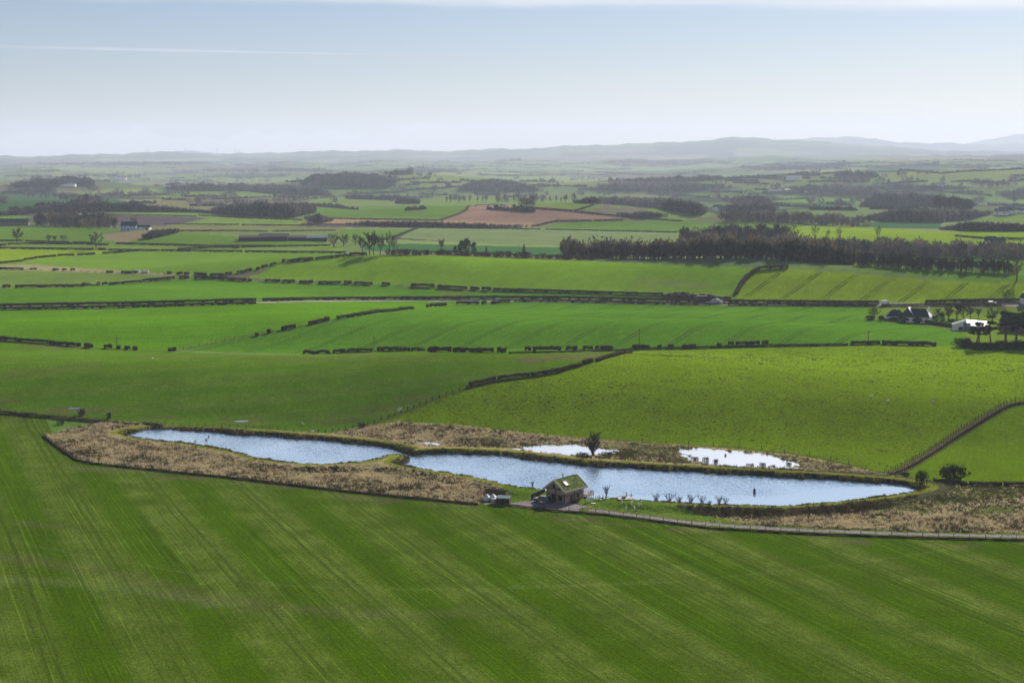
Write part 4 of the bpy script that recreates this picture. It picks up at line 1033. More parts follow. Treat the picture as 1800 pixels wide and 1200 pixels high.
# single trees in the middle distance
tree(30,425,23,'bronze','bronze leaved round tree at far left', wide=1.1)
for k, (a, h_) in enumerate(((86,14),(96,12),(111,13))):
    tree(a, 426, h_, 'bare%d' % k, ('left tree of the small bare three at far left','middle tree of the small bare three at far left','right tree of the small bare three at far left')[k], 'three small bare trees', wide=1.2)
tree(169,438.5,29,'bare3','lone dark bare tree on the long level hedge', wide=.95)
tree(236,396,14,'pale0','pale bare tree behind the white farmhouse', wide=1.1)
for k, (a, b, h_) in enumerate(((587,435,24),(604,433,21),(625,431,19))):
    tree(a, b, h_, 'pale%d' % k, ('left pale willow beside the dark barns','middle pale willow beside the dark barns','right pale willow beside the tall trees')[k], 'pale willows', name='willow_tree', wide=1.15)
for k, (a, b, h_) in enumerate(((637,447,34),(650,448,41),(657,448,38),(668,448,36),(684,447,40),(692,446,28))):
    tree(a, b, h_, 'open%d' % (k % 3) if k > 3 else 'bare%d' % k, 'tall bare tree in the clump above the wide field: number %s from the left' % ('one two three four five six'.split()[k]), 'tall bare trees above the wide field', wide=.8)
tree(776,441,21,'bare1','bare tree standing just left of the dark evergreens')
for k, (a, b, h_, kd) in enumerate(((800,445,16,'round0'),(811,446,27,'round1'),(820,447,31,'round2'),(832,446,25,'round0'))):
    tree(a, b, h_, kd, 'dark evergreen of the clump above the wide field: %s from the left' % ORD[k], 'dark evergreen clump', name='evergreen_tree', wide=.85)
tree(855,446,13,'spruce2','small dark conifer just right of the evergreen clump', name='conifer_tree', wide=1.2)
tree(921,447,18,'spruce2','dark conifer standing alone in the brown scrub', name='conifer_tree', wide=1.2)
for k in range(30):
    t = k/29; a = 690+345*t+rng.uniform(-4, 4); b = 449+(458-449)*max(0, (t-.25)/.75)-1
    bush(a, b+.3, rng.uniform(9, 14)*(1-.45*max(0, t-.75)*4*.8), rng.uniform(16, 26), 'rscrub%d' % (k % 3), 'brown bramble scrub behind the crest of the wide field', 'brown scrub behind the wide field', 'scrub', 'scrub_bush')
# right hand trees
tree(1787,493,40,'open1','biggest bare tree at the right end of the tree row', wide=1.0)
for k, (a, b, h_) in enumerate(((1432,420,24),(1455,421,18),(1475,420,20),(1543,421,24))):
    tree(a, b, h_, 'open%d' % (k % 3), ('left bare tree against the bright slope','small second bare tree against the bright slope','third bare tree against the bright slope','right bare tree against the bright slope')[k], 'bare trees against the bright slope', wide=.9)
for k, (a, b, h_) in enumerate(((1690,331,10),(1726,331,10),(1740,332,13),(1753,331,10),(1727,359,14),(1783,359,14))):
    tree(a, b, h_, 'bare%d' % (k % 4), ('leftmost hazy tree on the distant slope','second hazy tree on the distant slope','tallest hazy tree on the distant slope','fourth hazy tree on the distant slope','hazy round tree in the field below the slope','rightmost hazy tree below the slope')[k], 'hazy trees on the distant slope', parts=False, wide=1.2)
for k in range(13):
    a = 48+k*11.5+rng.uniform(-3, 3); b = 347.5+.06*(a-48)
    tree(a, b, rng.uniform(7, 12), 'bare%d' % (k % 4), 'small bare tree on the dark green slope at far left', 'trees on the dark slope at far left', parts=False, wide=1.2)
tree(1768,531,22,'open0','bare round tree behind the lane at right', wide=1.0)
# ---- woods of separate trees
def wood(n, path, dep, hp, kinds, label, group, name='bare_tree', cat='tree', wide=(.8, 1.1), back=0):
    """trees on a band: path of pixels for the near edge, dep pixels deep"""
    P = np.array(path, float); s = np.concatenate([[0], np.cumsum(np.hypot(*np.diff(P, axis=0).T))])
    for k in range(n):
        q = (k+rng.uniform(.1, .9))/n*s[-1]; a = np.interp(q, s, P[:,0]); b = np.interp(q, s, P[:,1])-rng.random()**1.3*dep
        o = tree(a, b, rng.uniform(*hp), rng.choice(kinds), label, group, cat, name, False, rng.uniform(*wide))
        if back:
            q = 1+back/math.hypot(o.location.x, o.location.y); o.location = (o.location.x*q, o.location.y*q, tz(o.location.x*q, o.location.y*q)-.1)
SL = ['thick0','thick1','thick2','thick3','slim0']
wood(42, [(985,455),(1100,462),(1200,466),(1290,470)], 4, (23,34), SL+['russet0','russet1','spruce0'], 'bare brown tree in the wood behind the wide field', 'wood behind the wide field', back=32)
wood(40, [(1290,469),(1400,471),(1510,475)], 8, (27,36), SL+['spruce0','spruce1'], 'tall close tree in the dark plantation above the brow', 'dark plantation above the brow', wide=(.6,.9), back=32)
wood(34, [(1195,445),(1240,442),(1300,440),(1388,438)], 12, (30,40), SL+['russet2','spruce1','bare1'], 'dark tree in the high wood left of the bright slope', 'high wood left of the bright slope')
wood(42, [(1388,450),(1500,450),(1620,454),(1720,456),(1800,457),(1850,458)], 6, (22,31), SL+['bare1','bare3'], 'bare dark tree in the long wood below the bright slope', 'long wood below the bright slope')
wood(58, [(1512,476),(1560,480),(1620,487),(1700,492),(1780,494)], 3, (19,28), ['slim0','slim1','slim2','thick0','thick1'], 'slim bare tree in the thin row behind the wheel marked field', 'thin tree row behind the wheel marked field', wide=(.6,.9), back=22)
wood(26, [(62,398),(110,401),(160,403),(208,404)], 5, (17,27), SL+['spruce0','pine0','round0'], 'dark tree in the wood left of the white farmhouse', 'wood left of the white farmhouse')
wood(30, [(1265,391),(1350,393),(1450,397),(1528,401)], 5, (15,21), SL+['bare1'], 'dark tree in the wood with the white house', 'wood with the white house')
# belt with long shadows on the distant hill
wood(22, [(780,358),(860,357),(960,357),(1010,358)], 1.5, (12,18), ['bare0','bare1','slim0','slim1'], 'bare tree in the open belt on the distant hill', 'open tree belt on the distant hill', wide=(.6,.95))
# pines and garden growth at right
for k, (a, b, h_, kd, w_) in enumerate(((1716,612,44,'pine0',1.5),(1722,613,48,'pine2',1.2),(1742,612,46,'pine1',1.4),(1766,608,58,'pine2',1.7),(1786,609,54,'pine0',1.7),(1805,610,60,'pine1',1.7))):
    tree(a, b, h_, kd, 'dark twisted pine by the low white house: %s from the left' % ORD[k], 'twisted pines by the low white house', name='pine_tree', wide=w_)
for k in range(9):
    bush(1692+k*14+rng.uniform(-3,3), 614-max(0,(2-k))*2, rng.uniform(10,19), rng.uniform(18,28), 'evershrub%d' % (k % 3), 'dark undergrowth bush beneath the twisted pines', 'undergrowth beneath the pines')
bush(1700,606,12,14,'leafy2','small grey green bush left of the twisted pines')
tree(1537,560,19,'pale1','pale round bare tree beside the dark domed bush', wide=1.3, name='bare_tree')
for k, (a, b, h_, w_, kd, lab) in enumerate(((1529,562.5,9,12,'evershrub0','dark domed bush at the left corner of the gardens'),(1549,563,9,9,'evershrub1','second dark domed bush in front of the white house'),(1572,564,7,10,'evershrub2','low dark domed bush in front of the grey roofed annexe'),(1588,566,11,16,'evershrub0','biggest dark domed bush before the white wall'),(1560,564,7,16,'rscrub0','reddish bare shrub before the grey roofed annexe'),(1611,568,11,16,'leafy0','olive shrub at the foot of the white house'),(1622,567,9,14,'rscrub1','brown shrub right of the olive one'),(1640,566,16,14,'scrub0','bare brown shrub at the right end of the white house'),(1656,565,17,7,'evershrub2','narrow dark conifer shrub right of the white house'),(1672,566,6,10,'evershrub1','small dark bush at the corner of the low white house'))):
    bush(a, b, h_, w_, kd, lab, 'garden bushes at the white house')
for k, (a, b, h_) in enumerate(((1648,563,22),(1667,564,25),(1682,562,28),(1694,560,24),(1706,560,22),(1720,559,17))):
    tree(a, b, h_, 'pale2' if k == 3 else 'bare%d' % (k % 4), ('first','second','third tallest','pale fourth','fifth','last')[k]+' bare garden tree between the two white houses', 'bare garden trees between the white houses', wide=1.15)
tree(1744,566,24,'pale0','olive round tree behind the twisted pines', wide=1.1)
# ---- far woods that read as one mass each
def far_wood(name, label, pts, hm=(8, 19), m=None, dens_=.22, group='distant woods', cone=False, cap=1500, k_=22, fs=.17, fit=True, back=0, pts_at=None):
    if pts_at is not None:
        x, y = hits(*pts_at); n = len(x); h = nr.uniform(*hm, n)
    else:
        P = np.array(pts, float); lo, hi = P.min(0), P.max(0)
        area = abs(np.dot(P[:,0], np.roll(P[:,1], -1))-np.dot(P[:,1], np.roll(P[:,0], -1)))/2
        n = int(min(cap, max(12, area*dens_)))
        cx = np.arange(lo[0]+.5, hi[0], 1.0); yt = np.full(len(cx), 1e9); yb = np.full(len(cx), -1e9)
        for i in range(len(P)):
            (x1, y1), (x2, y2) = P[i], P[(i+1) % len(P)]
            if x1 == x2: continue
            m_ = (cx >= min(x1, x2)) & (cx <= max(x1, x2)); yy = y1+(y2-y1)*(cx[m_]-x1)/(x2-x1)
            yt[m_] = np.minimum(yt[m_], yy); yb[m_] = np.maximum(yb[m_], yy)
        wt = np.clip(yb-yt, .3, None); c_ = nr.choice(len(cx), n, p=wt/wt.sum())
        qx = cx[c_]+nr.uniform(-.5, .5, n); top, bot = yt[c_], yb[c_]
        h = nr.uniform(*hm, n)*(.7+.6*vnoise(qx, bot*3, 9.0))
        if fit:
            bx, by = hits(qx, bot); D_ = np.hypot(bx, by); hp = h*F/D_
            lo_ = np.minimum(top+hp*.9, bot); qy = lo_+(bot-lo_)*nr.uniform(0, 1, n)
        else: qy = top+(bot-top)*nr.uniform(0, 1, n)
        x, y = hits(qx, qy)
        if back: D_ = np.hypot(x, y); x = x*(1+back/D_); y = y*(1+back/D_)
        if fit: h = np.minimum(h, np.maximum((qy-top+nr.uniform(0, 4.5, n)*nr.uniform(0, 1, n)+2.5*(vnoise(qx, bot, 6.0)-.3))*np.hypot(x, y)/F, 4))
    z = T(x, y); k = k_
    w = h*nr.uniform(.3, .5, n)
    c = nr.normal(size=(n, k, 3)); c /= np.linalg.norm(c, axis=2, keepdims=True); c *= nr.uniform(.55, 1, (n, k, 1))
    if cone: c[:,:,:2] *= np.clip(.95-c[:,:,2:], .1, 1.4)*.6
    ctr = np.stack([x[:,None]+c[:,:,0]*w[:,None], y[:,None]+c[:,:,1]*w[:,None], z[:,None]+h[:,None]*(.52+.46*c[:,:,2])], 2)
    sz = (h*fs)[:,None,None]
    V = np.concatenate([ctr+nr.normal(size=(n,k,3))*sz*np.array((.7,.7,1.5)) for _ in range(3)], 2).reshape(-1, 3)
    nm = len(m) if isinstance(m, list) else 1; pick = nr.randint(0, nm, n); mi_ = np.concatenate([np.repeat(pick, k), pick])
    # a short stem for each tree
    st = np.stack([np.stack([x-.3, y, z-.5], 1), np.stack([x+.3, y, z-.5], 1), np.stack([x, y, z+h*.6], 1)], 1).reshape(-1, 3)
    V = np.vstack([V, st]); o0 = V.mean(0); o0[2] = z.min()
    me = tri_mesh(name, V-o0, np.arange(len(V)).reshape(-1, 3), (m if isinstance(m, list) else [m or M_WOOD]), mi_)
    o = link(name, me); o.location = tuple(o0)
    return tag(o, label, 'wood', group, 'stuff')
FW = [
 ('leafless wood on the distant hill, behind the open belt', [(1005,357),(1030,350),(1100,349),(1160,352),(1210,357),(1250,369),(1230,378),(1180,370),(1100,360)], 1),
 ('big dark wood on the right hand hill', [(1508,364),(1530,347),(1600,343),(1680,350),(1720,360),(1700,368),(1600,362)], 2),
 ('brown wood below the big dark wood', [(1500,384),(1570,374),(1700,372),(1750,374),(1700,386),(1640,392),(1560,390)], 1),
 ('dark wood right of the teal field', [(1645,404),(1700,394),(1800,398),(1860,400),(1860,407),(1700,406)], 1),
 ('leafless wood in the scrubby hollow at left centre', [(352,373),(400,364),(450,360),(555,363),(552,374),(510,383),(430,380)], 1),
 ('brown scrub line behind the left wood', [(0,375),(60,368),(160,358),(240,362),(340,370),(350,374),(200,371),(80,374),(0,380)], 1),
 ('wooded hill at far left', [(0,328),(60,318),(120,310),(165,316),(165,326),(80,330)], 2),
 ('dark woods left of the valley', [(0,338),(40,334),(110,332),(80,338),(0,341)], 1),
 ('woods round the valley village', [(280,332),(330,326),(420,324),(520,326),(580,336),(520,341),(420,336),(320,336)], 1),
 ('tall dark trees beside the village', [(450,338),(480,330),(560,334),(590,344),(540,345)], 2),
 ('wooded ridge at centre left', [(530,322),(550,308),(600,303),(660,305),(700,318),(680,332),(600,329)], 2),
 ('dark ridge top trees', [(660,306),(720,299),(790,300),(830,300),(760,303),(700,308)], 1),
 ('wood on the pale slope at centre', [(800,334),(830,318),(880,314),(905,318),(935,330),(960,336),(880,338)], 2),
 ('brown wood right of the pale slope', [(1030,334),(1080,322),(1160,318),(1220,324),(1300,330),(1200,337),(1100,337)], 1),
 ('long wood on the right skyline slope', [(1295,295),(1400,290),(1480,285),(1505,290),(1440,299),(1350,300)], 2),
 ('second long wood on the right skyline slope', [(1505,294),(1560,290),(1650,286),(1648,291),(1560,297)], 2),
 ('bean shaped plantation on the right slope', [(1460,309),(1490,302),(1540,306),(1548,311),(1500,314)], 2),
 ('square plantation at far right', [(1670,295),(1690,290),(1736,291),(1735,297)], 2),
 ('dark wood above the teal field', [(1340,336),(1420,328),(1480,324),(1530,332),(1560,341),(1500,345),(1450,340)], 1),
 ('scattered trees before the hill farm', [(1270,352),(1330,346),(1380,350),(1340,356),(1300,358)], 1),
 ('wood line in the hazy valley right of centre', [(1000,312),(1100,316),(1240,310),(1310,314),(1200,320),(1100,319)], 1),
 ('trees along the distant river', [(600,344),(700,346),(740,348),(690,352),(610,350)], 1),
 ('dark copse beside the river glint', [(690,358),(705,350),(735,352),(736,359)], 2),
 ('trees lining the distant brown strip', [(600,396),(640,392),(720,392),(860,396),(935,400),(860,402),(740,400)], 1),
 ('scrubby trees at the left end of the brown strip', [(530,383),(560,380),(590,388),(560,393)], 1),
 ('bushes on the far slope of the belt hill', [(1080,378),(1140,374),(1180,380),(1130,383)], 1),
 ('trees by the hidden hamlet', [(1250,366),(1330,360),(1370,366),(1360,374),(1280,374)], 1),
 ('brown scrub on the knoll right of the farmhouse', [(248,418),(270,408),(300,404),(316,408),(300,412),(262,420)], 1),
 ('mixed trees at the right edge under the slope', [(1750,340),(1800,334),(1860,336),(1860,344),(1780,346)], 1),
 ('wood on the hazy hillside at centre', [(860,282),(920,277),(930,281),(880,286)], 2),
 ('hazy wood on the left ridge', [(60,287),(200,283),(360,284),(400,288),(200,292),(80,291)], 2),
 ('second hazy wood on the left ridge', [(300,300),(400,296),(560,296),(590,300),(420,304)], 2),
 ('hazy wood at far right below the mountains', [(1620,266),(1660,263),(1700,267),(1680,272),(1630,272)], 2),
 ('faint belt of trees low on the hazy hills', [(700,292),(820,289),(900,292),(820,295)], 1),
 ('faint wood under the long hill', [(1050,284),(1120,281),(1220,283),(1180,287),(1080,288)], 1),
 ('hedgerow trees at the foot of the pale right slope', [(1560,326),(1650,328),(1720,331),(1640,333),(1570,331)], 1),
]
NEARW = [
 ('dense bare trees filling the wood behind the wide field', [(1000,452),(1100,456),(1200,460),(1290,462),(1290,468),(1200,465),(1090,461),(990,455)], (9,13)),
 ('dense dark trees filling the plantation above the brow', [(1290,462),(1400,462),(1505,466),(1515,474),(1400,470),(1290,468)], (10,14)),
 ('dense dark trees filling the high wood', [(1195,440),(1215,428),(1250,424),(1330,424),(1385,430),(1390,438),(1300,441),(1200,447)], (10,15)),
 ('dense dark trees filling the long wood below the bright slope', [(1380,440),(1500,440),(1620,446),(1740,449),(1860,450),(1860,458),(1740,457),(1620,453),(1500,449),(1385,449)], (9,13)),
 ('low dense scrub between the slim trees of the thin row', [(1512,474),(1600,481),(1700,488),(1790,491),(1790,494),(1700,492),(1600,486),(1512,477)], (3,6)),
 ('dense dark trees filling the wood left of the white farmhouse', [(62,397),(75,391),(140,392),(200,398),(208,404),(160,403),(110,400)], (9,15)),
 ('dense trees filling the wood with the white house', [(1265,390),(1290,384),(1400,386),(1500,392),(1530,400),(1450,397),(1350,392)], (9,13)),
]
for lab, pts, hm in NEARW:
    far_wood('wood_mass', lab, pts, hm, M_WOODN, .15, 'dense wood interiors', False, 600, 60, .06, False, 30 if 'wide' in lab or 'brow' in lab else 24 if 'thin row' in lab else 0)
for lab, pts, kd in FW:
    far_wood('distant_wood', lab, pts, k_=34, fs=.11, m=(M_WOODF if kd == 1 else [M_WOODC, M_WOODF[1], M_WOODC, M_WOODF[2]]), dens_=.38, cone=(kd == 2 and 'plantation' in lab))
px_, py_ = [], []
for k in range(150):
    D = 2650*(3.6**rng.random()); a = 900+F*rng.uniform(-.34, .34); yy = HZ+(H+.0105*min(D-1300, 6500))*F/D; ln = rng.uniform(4, 46); m_ = rng.randint(2, 11)
    for _ in range(m_): px_.append(a+rng.uniform(-.5, .5)*ln); py_.append(yy+rng.uniform(-.8, .8))
far_wood('distant_copses', 'scattered small copses and lone trees of the hazy valley', [(px_[0], py_[0])]*3, (8, 15), M_WOODF, group=None, k_=34, fs=.11, pts_at=(np.array(px_), np.array(py_)))
# thin far hedgerows and wall lines of the valley, each its own line on the land
far_lines = []
for k in range(300):
    D = 2000*(6.5**rng.random()); a = 900+F*rng.uniform(-.33, .33); yy = HZ+(H-5)*F/D
    ln = rng.uniform(15, 110); sl = rng.uniform(-.09, .09)*ln
    far_lines.append([(a, yy), (a+ln, yy+sl)])
V_, F_ = [], []
for p in far_lines:
    W = world_poly(p, False, 4); z = T(W[:,0], W[:,1]); w = 3.0; h = 4.0
    for i in range(len(W)-1):
        if math.hypot(*(W[i+1]-W[i])) > 500: continue
        k = len(V_); hh = [h*rng.uniform(.4, 1.6) for _ in range(2)]
        a, b = W[i], W[i+1]
        V_ += [(a[0],a[1]-w/2,z[i]-1),(a[0],a[1]-w/2,z[i]+hh[0]),(b[0],b[1]-w/2,z[i+1]+hh[1]),(b[0],b[1]-w/2,z[i+1]-1),(a[0],a[1]+w,z[i]-1),(a[0],a[1]+w,z[i]+hh[0]),(b[0],b[1]+w,z[i+1]+hh[1]),(b[0],b[1]+w,z[i+1]-1)]
        F_ += [(k,k+1,k+2,k+3),(k+4,k+5,k+6,k+7),(k+1,k+5,k+6,k+2)]
tag(link('distant_hedgerows', tri_mesh('distant_hedgerows', np.array(V_), np.array(F_), [M_WOOD])), 'faint hedgerows lining the hazy valley fields', 'hedgerows', None, 'stuff')
# ================================================================== ROUGH GRASS
def scatter(pts, n, clip=None):
    W = world_poly(pts, True, 10); lo, hi = W.min(0), W.max(0); X_, Y_ = [], []
    A_ = (hi[0]-lo[0])*(hi[1]-lo[1]); a = abs(np.dot(W[:,0], np.roll(W[:,1], -1))-np.dot(W[:,1], np.roll(W[:,0], -1)))/2
    m = int(n*a*A_/max(a, 1)*1.02/1)+10
    x = nr.uniform(lo[0], hi[0], m); y = nr.uniform(lo[1], hi[1], m); k = inpoly(x, y, W)
    return x[k], y[k]
def tussocks(name, label, x, y, h, mats, blades=7, lean=.5, wid=.10, rad=.28, probs=None):
    n = len(x)
    if not n: return
    z = TF(x, y); hh = h*nr.uniform(.55, 1.3, n)
    dr = vnoise(x, y, 5.5); hh *= .55+.9*dr
    a = nr.uniform(0, 2*np.pi, (n, blades)); r0 = rad*np.sqrt(nr.uniform(0, 1, (n, blades)))*(hh/h)[:,None]
    bx = x[:,None]+np.cos(a)*r0; by = y[:,None]+np.sin(a)*r0
    ln = hh[:,None]*nr.uniform(.6, 1.15, (n, blades)); le = ln*lean*nr.uniform(.3, 1.5, (n, blades))
    tx = bx+np.cos(a)*le; ty = by+np.sin(a)*le; tzv = z[:,None]+ln
    w = wid*nr.uniform(.6, 1.4, (n, blades))*(hh/h)[:,None]; pa = a+np.pi/2+nr.uniform(-.8, .8, (n, blades))
    zz = np.repeat(z[:,None]-.05, blades, 1)
    V = np.stack([np.stack([bx-np.cos(pa)*w, by-np.sin(pa)*w, zz], 2), np.stack([bx+np.cos(pa)*w, by+np.sin(pa)*w, zz], 2), np.stack([tx, ty, tzv], 2)], 2).reshape(-1, 3)
    cp = np.cumsum(probs); pk = np.clip(.5*nr.uniform(size=n)+.5*np.clip((vnoise(x+40, y, 7.0)*.6+vnoise(x, y+70, 2.6)*.4-.5)*1.5+.5, 0, 1), 0, .999)
    q_ = np.sort(pk)[np.minimum((cp*n).astype(int), n-1)]; mi = np.repeat(np.minimum(np.searchsorted(q_[:-1], pk), len(mats)-1), blades)
    o0 = V.mean(0); o0[2] = 0
    o = link(name, tri_mesh(name, V-o0, np.arange(len(V)).reshape(-1, 3), mats, mi)); o.location = tuple(o0)
    return tag(o, label, 'grass', None, 'stuff')
M_STRAW = mat('straw_blades', (.58,.49,.30), .9, (.38,.31,.185), .35, 0, 0, trans=.35)
M_STRAWD = mat('brown_blades', (.15,.10,.058), .9, (.085,.06,.038), .35, 0, 0, trans=.3)
M_RUSH = mat('rush_blades', (.10,.10,.035), .9, (.065,.066,.028), .35, 0, 0, trans=.3)
M_GRN = mat('bank_grass', (.17,.19,.025), .9, (.12,.145,.022), .35, 0, 0, trans=.35)
def keep(x, y, lo=4.6, pools=0.6, yard=True):
    z, d, q = banks(x, y, np.zeros_like(x)); k = (d > lo) & (q > pools)
    k &= ~(inpoly(x, y, YARDW) | inpoly(x, y, L1W) | inpoly(x, y, L2W)); k &= segdist(x, y, TW, False) > 2.6
    return k
YARDW = world_poly(YARD, True, 6); L1W = world_poly(LAWN1, True, 8); L2W = world_poly(LAWN2, True, 8)
MIX = [M_STRAW, M_STRAWD, M_RUSH]
x, y = scatter([(78,766),(122,753),(190,740),(240,743),(290,751),(330,760),(215,768),(240,774),(330,790),(400,802),(480,818),(600,824),(720,828),(800,842),(860,852),(880,862),(888,882),(840,884),(600,861),(400,837),(250,822),(160,812),(135,807),(112,790)], 3.0)
k = keep(x, y); x, y = x[k], y[k]
tussocks('tussock_grass', 'bleached tussock grass between the left pond and the sown field', x, y, .62, MIX, 8, .55, .085, .3, (.66,.24,.10))
x, y = scatter([(575,764),(640,749),(700,742),(800,747),(950,764),(1010,770),(1010,778),(900,783),(840,790),(720,786),(640,776)], 2.6)
k = keep(x, y); tussocks('tussock_grass', 'bleached tussock grass at the foot of the pasture', x[k], y[k], .55, MIX, 8, .55, .085, .3, (.55,.27,.18))
x, y = scatter([(860,768),(1010,771),(1250,788),(1400,801),(1480,817),(1560,834),(1500,842),(1300,832),(1150,818),(1000,806),(860,790)], 2.0)
k = keep(x, y); tussocks('marsh_grass', 'olive and brown marsh rushes round the flooded pools', x[k], y[k], .5, MIX, 7, .5, .085, .3, (.30,.30,.40))
x, y = scatter([(1120,900),(1250,908),(1400,905),(1560,898),(1620,902),(1800,904),(1860,906),(1860,946),(1600,937),(1400,930),(1250,922)], 2.8)
k = keep(x, y, 9); tussocks('tussock_grass', 'bleached grass between the dark dam bank and the track', x[k], y[k], .6, MIX, 8, .6, .085, .3, (.62,.26,.12))
x, y = scatter([(1400,898),(1500,874),(1640,848),(1800,853),(1870,855),(1870,902),(1640,903),(1450,908)], 1.6)
k = keep(x, y, 6); tussocks('rough_grass', 'olive rough grass right of the pond end', x[k], y[k], .45, MIX, 7, .5, .085, .3, (.22,.3,.48))
x, y = scatter([(1120,884),(1250,890),(1420,892),(1530,880),(1600,870),(1640,872),(1560,892),(1480,906),(1350,912),(1220,908),(1140,896)], 3.0)
z, d, q = banks(x, y, np.zeros_like(x)); k = (d > 4.4) & ~inpoly(x, y, L2W); tussocks('bramble_growth', 'dark bramble growth on the outer slope of the dam', x[k], y[k], .75, [M_STRAWD, M_HEDGE, M_RUSH], 8, .6, .09, .4, (.4,.35,.25))
x, y = scatter([(200,760),(330,752),(560,766),(720,785),(760,792),(1000,806),(1250,825),(1540,845),(1640,862),(1540,885),(1420,896),(1300,898),(1130,892),(880,862),(800,845),(700,830),(560,828),(430,812),(330,792),(230,780)], 5.0)
z, d, q = banks(x, y, np.zeros_like(x))
nearcab = np.hypot(x-CABX-1, y-CABY-3) < 11
k = (d > .15) & (d < 1.5) & ~nearcab; tussocks('bank_growth', 'dark growth hanging over the water on the pond banks', x[k], y[k], .26, [M_STRAWD, M_RUSH, M_DEADD], 8, .7, .08, .3, (.3,.35,.35))
k = (d > 1.4) & (d < 3.6) & (nr.uniform(size=len(x)) < .5); tussocks('path_grass', 'yellow green grass on the bank top round the ponds', x[k], y[k], .11, [M_GRN, M_RUSH], 6, .8, .07, .3, (.85,.15))
k = (d > 4.4) & (d < 8.5) & (y < 398) & ~nearcab & ~inpoly(x, y, L1W) & ~inpoly(x, y, L2W); tussocks('slope_growth', 'dark rough growth on the outer slope of the left bank', x[k], y[k], .5, [M_STRAWD, M_RUSH, M_STRAW], 8, .6, .085, .3, (.4,.4,.2))
# pasture tufts
x, y = scatter([(1110,620),(1250,616),(1400,611),(1700,611),(1810,622),(1810,700),(1765,710),(1720,735),(1640,788),(1600,812),(1560,830),(1450,813),(1250,788),(1000,770),(750,750),(660,748),(760,706),(900,668),(1060,634)], .5)
tussocks('pasture_tufts', 'darker ungrazed tufts scattered over the pasture', x, y, .17, [M_RUSH, M_GRN], 6, .8, .09, .26, (.45,.55))

# ---- uncut margins left along the hedges and fences, soil and old grass
for pts, w in MARGINS:
    Wl = world_poly([tuple(p) for p in pts], False, 16); lo = Wl.min(0)-4; hi = Wl.max(0)+4
    if RR.max() and np.hypot(*Wl[0]) > 2600: continue
    i = np.nonzero((X > lo[0]) & (X < hi[0]) & (Y > lo[1]) & (Y < hi[1]))[0]
    if not len(i): continue
    d = segdist(X[i], Y[i], Wl, False)*(1+.5*(vnoise(X[i], Y[i], 4.0)-.5)); k = (.6*(1-sstep(w*.7, w*1.25+.2, d)))[:,None]
    C[i] = C[i]*(1-k)+np.array((.075,.062,.035))*k
GROUND.attributes['crop'].data.foreach_set('color', np.hstack([C, np.ones((len(C), 1))]).astype(np.float32).ravel())
# ================================================================== BUILDINGS AND OBJECTS
def P3(px, py):
    x, y = at(px, py); return x, y, tz(x, y)
M_LOG = mat('weathered_logs', (.44,.34,.265), .85, (.27,.20,.155), 1.2, .4, stretch=(1,1,6))
M_LOGD = mat('dark_timber', (.075,.052,.042), .85, (.045,.033,.028), 2, .3)
M_PALEW = mat('pale_sawn_timber', (.66,.55,.49), .8, (.50,.41,.36), 2, .2)
M_ORW = mat('orange_timber', (.62,.37,.19), .8, (.45,.26,.13), 2, .2)
M_TURF = mat('turf', (.17,.24,.016), .95, (.10,.135,.018), 1.6, .9, trans=.1)
M_GLASS = mat('window_glass', (.02,.024,.028), .15, (.014,.016,.02), 1, 0, .25)
M_FRAME = mat('dark_window_frame', (.07,.055,.045), .7, None, 3)
M_WHITEF = mat('white_frame', (.72,.72,.70), .6, (.6,.6,.58), 3)
M_STEEL = mat('dark_flue_metal', (.05,.05,.055), .4, None, 3, 0, .5, .8)
M_WHITE = mat('white_render', (.78,.78,.76), .85, (.66,.66,.64), .8, .1)
M_GREYW = mat('grey_cladding', (.16,.17,.18), .8, (.11,.12,.13), 1, .1)
M_SLATE = mat('dark_slate', (.035,.036,.042), .6, (.022,.023,.028), 1.5, .2, .4)
M_GLEAM = mat('slate_gleam', (.85,.85,.87), .42, (.7,.7,.74), 1.5, .05, 1., .9)  # near-white metal standing in for sun glare on chosen slate slopes
M_DECK = mat('reddish_timber', (.34,.22,.175), .8, (.22,.14,.11), 2, .2)
M_ROOFW = mat('pale_metal_roof', (.78,.78,.79), .25, (.7,.7,.72), 1, 0, .8, .4)
M_RED = mat('red_brown_brick', (.2,.125,.10), .9, (.14,.09,.08), 1.2, .3)
M_BLUEW = mat('pale_blue_wall', (.45,.62,.78), .8, (.36,.52,.68), 1, 0)
M_BARN = mat('dark_barn_sheet', (.028,.027,.034), .7, (.018,.018,.024), 1, 0, .3)
M_BARNB = mat('blue_grey_roof', (.12,.17,.25), .5, (.09,.12,.18), .5, 0, .4)
M_TEAL = mat('green_grey_felt', (.07,.125,.13), .75, (.05,.095,.10), 2, .2)
M_BAG = mat('white_fabric', (.74,.75,.77), .8, (.6,.61,.64), 2, .2, trans=.15)
M_GALV = mat('galvanised_steel', (.42,.44,.48), .4, (.32,.34,.38), 1.5, .1, .5, .6)
M_RUB = mat('black_rubber', (.015,.015,.016), .8)
M_PAINT = mat('teal_grey_paint', (.075,.12,.13), .3, (.06,.10,.11), 1, 0, .5, 0, coat=.6)
M_TUBE = mat('tree_guard_plastic', (.78,.8,.72), .6, (.66,.69,.6), 4, 0, .3, trans=.25)
M_STONE = mat('pale_rubble', (.5,.47,.46), .9, (.3,.28,.28), 1.5, .6)
M_DUNG = mat('dark_heap', (.085,.05,.043), .95, (.035,.024,.022), .8, 1.0)
M_GULL = mat('white_feathers', (.8,.8,.78), .8, (.6,.6,.6), 4)
M_DARKB = mat('dark_brown_wood', (.03,.024,.02), .9, None, 3, .3)
def wall_boxes(w, d, h, t=.18, op=None):
    mb = MB(); return mb
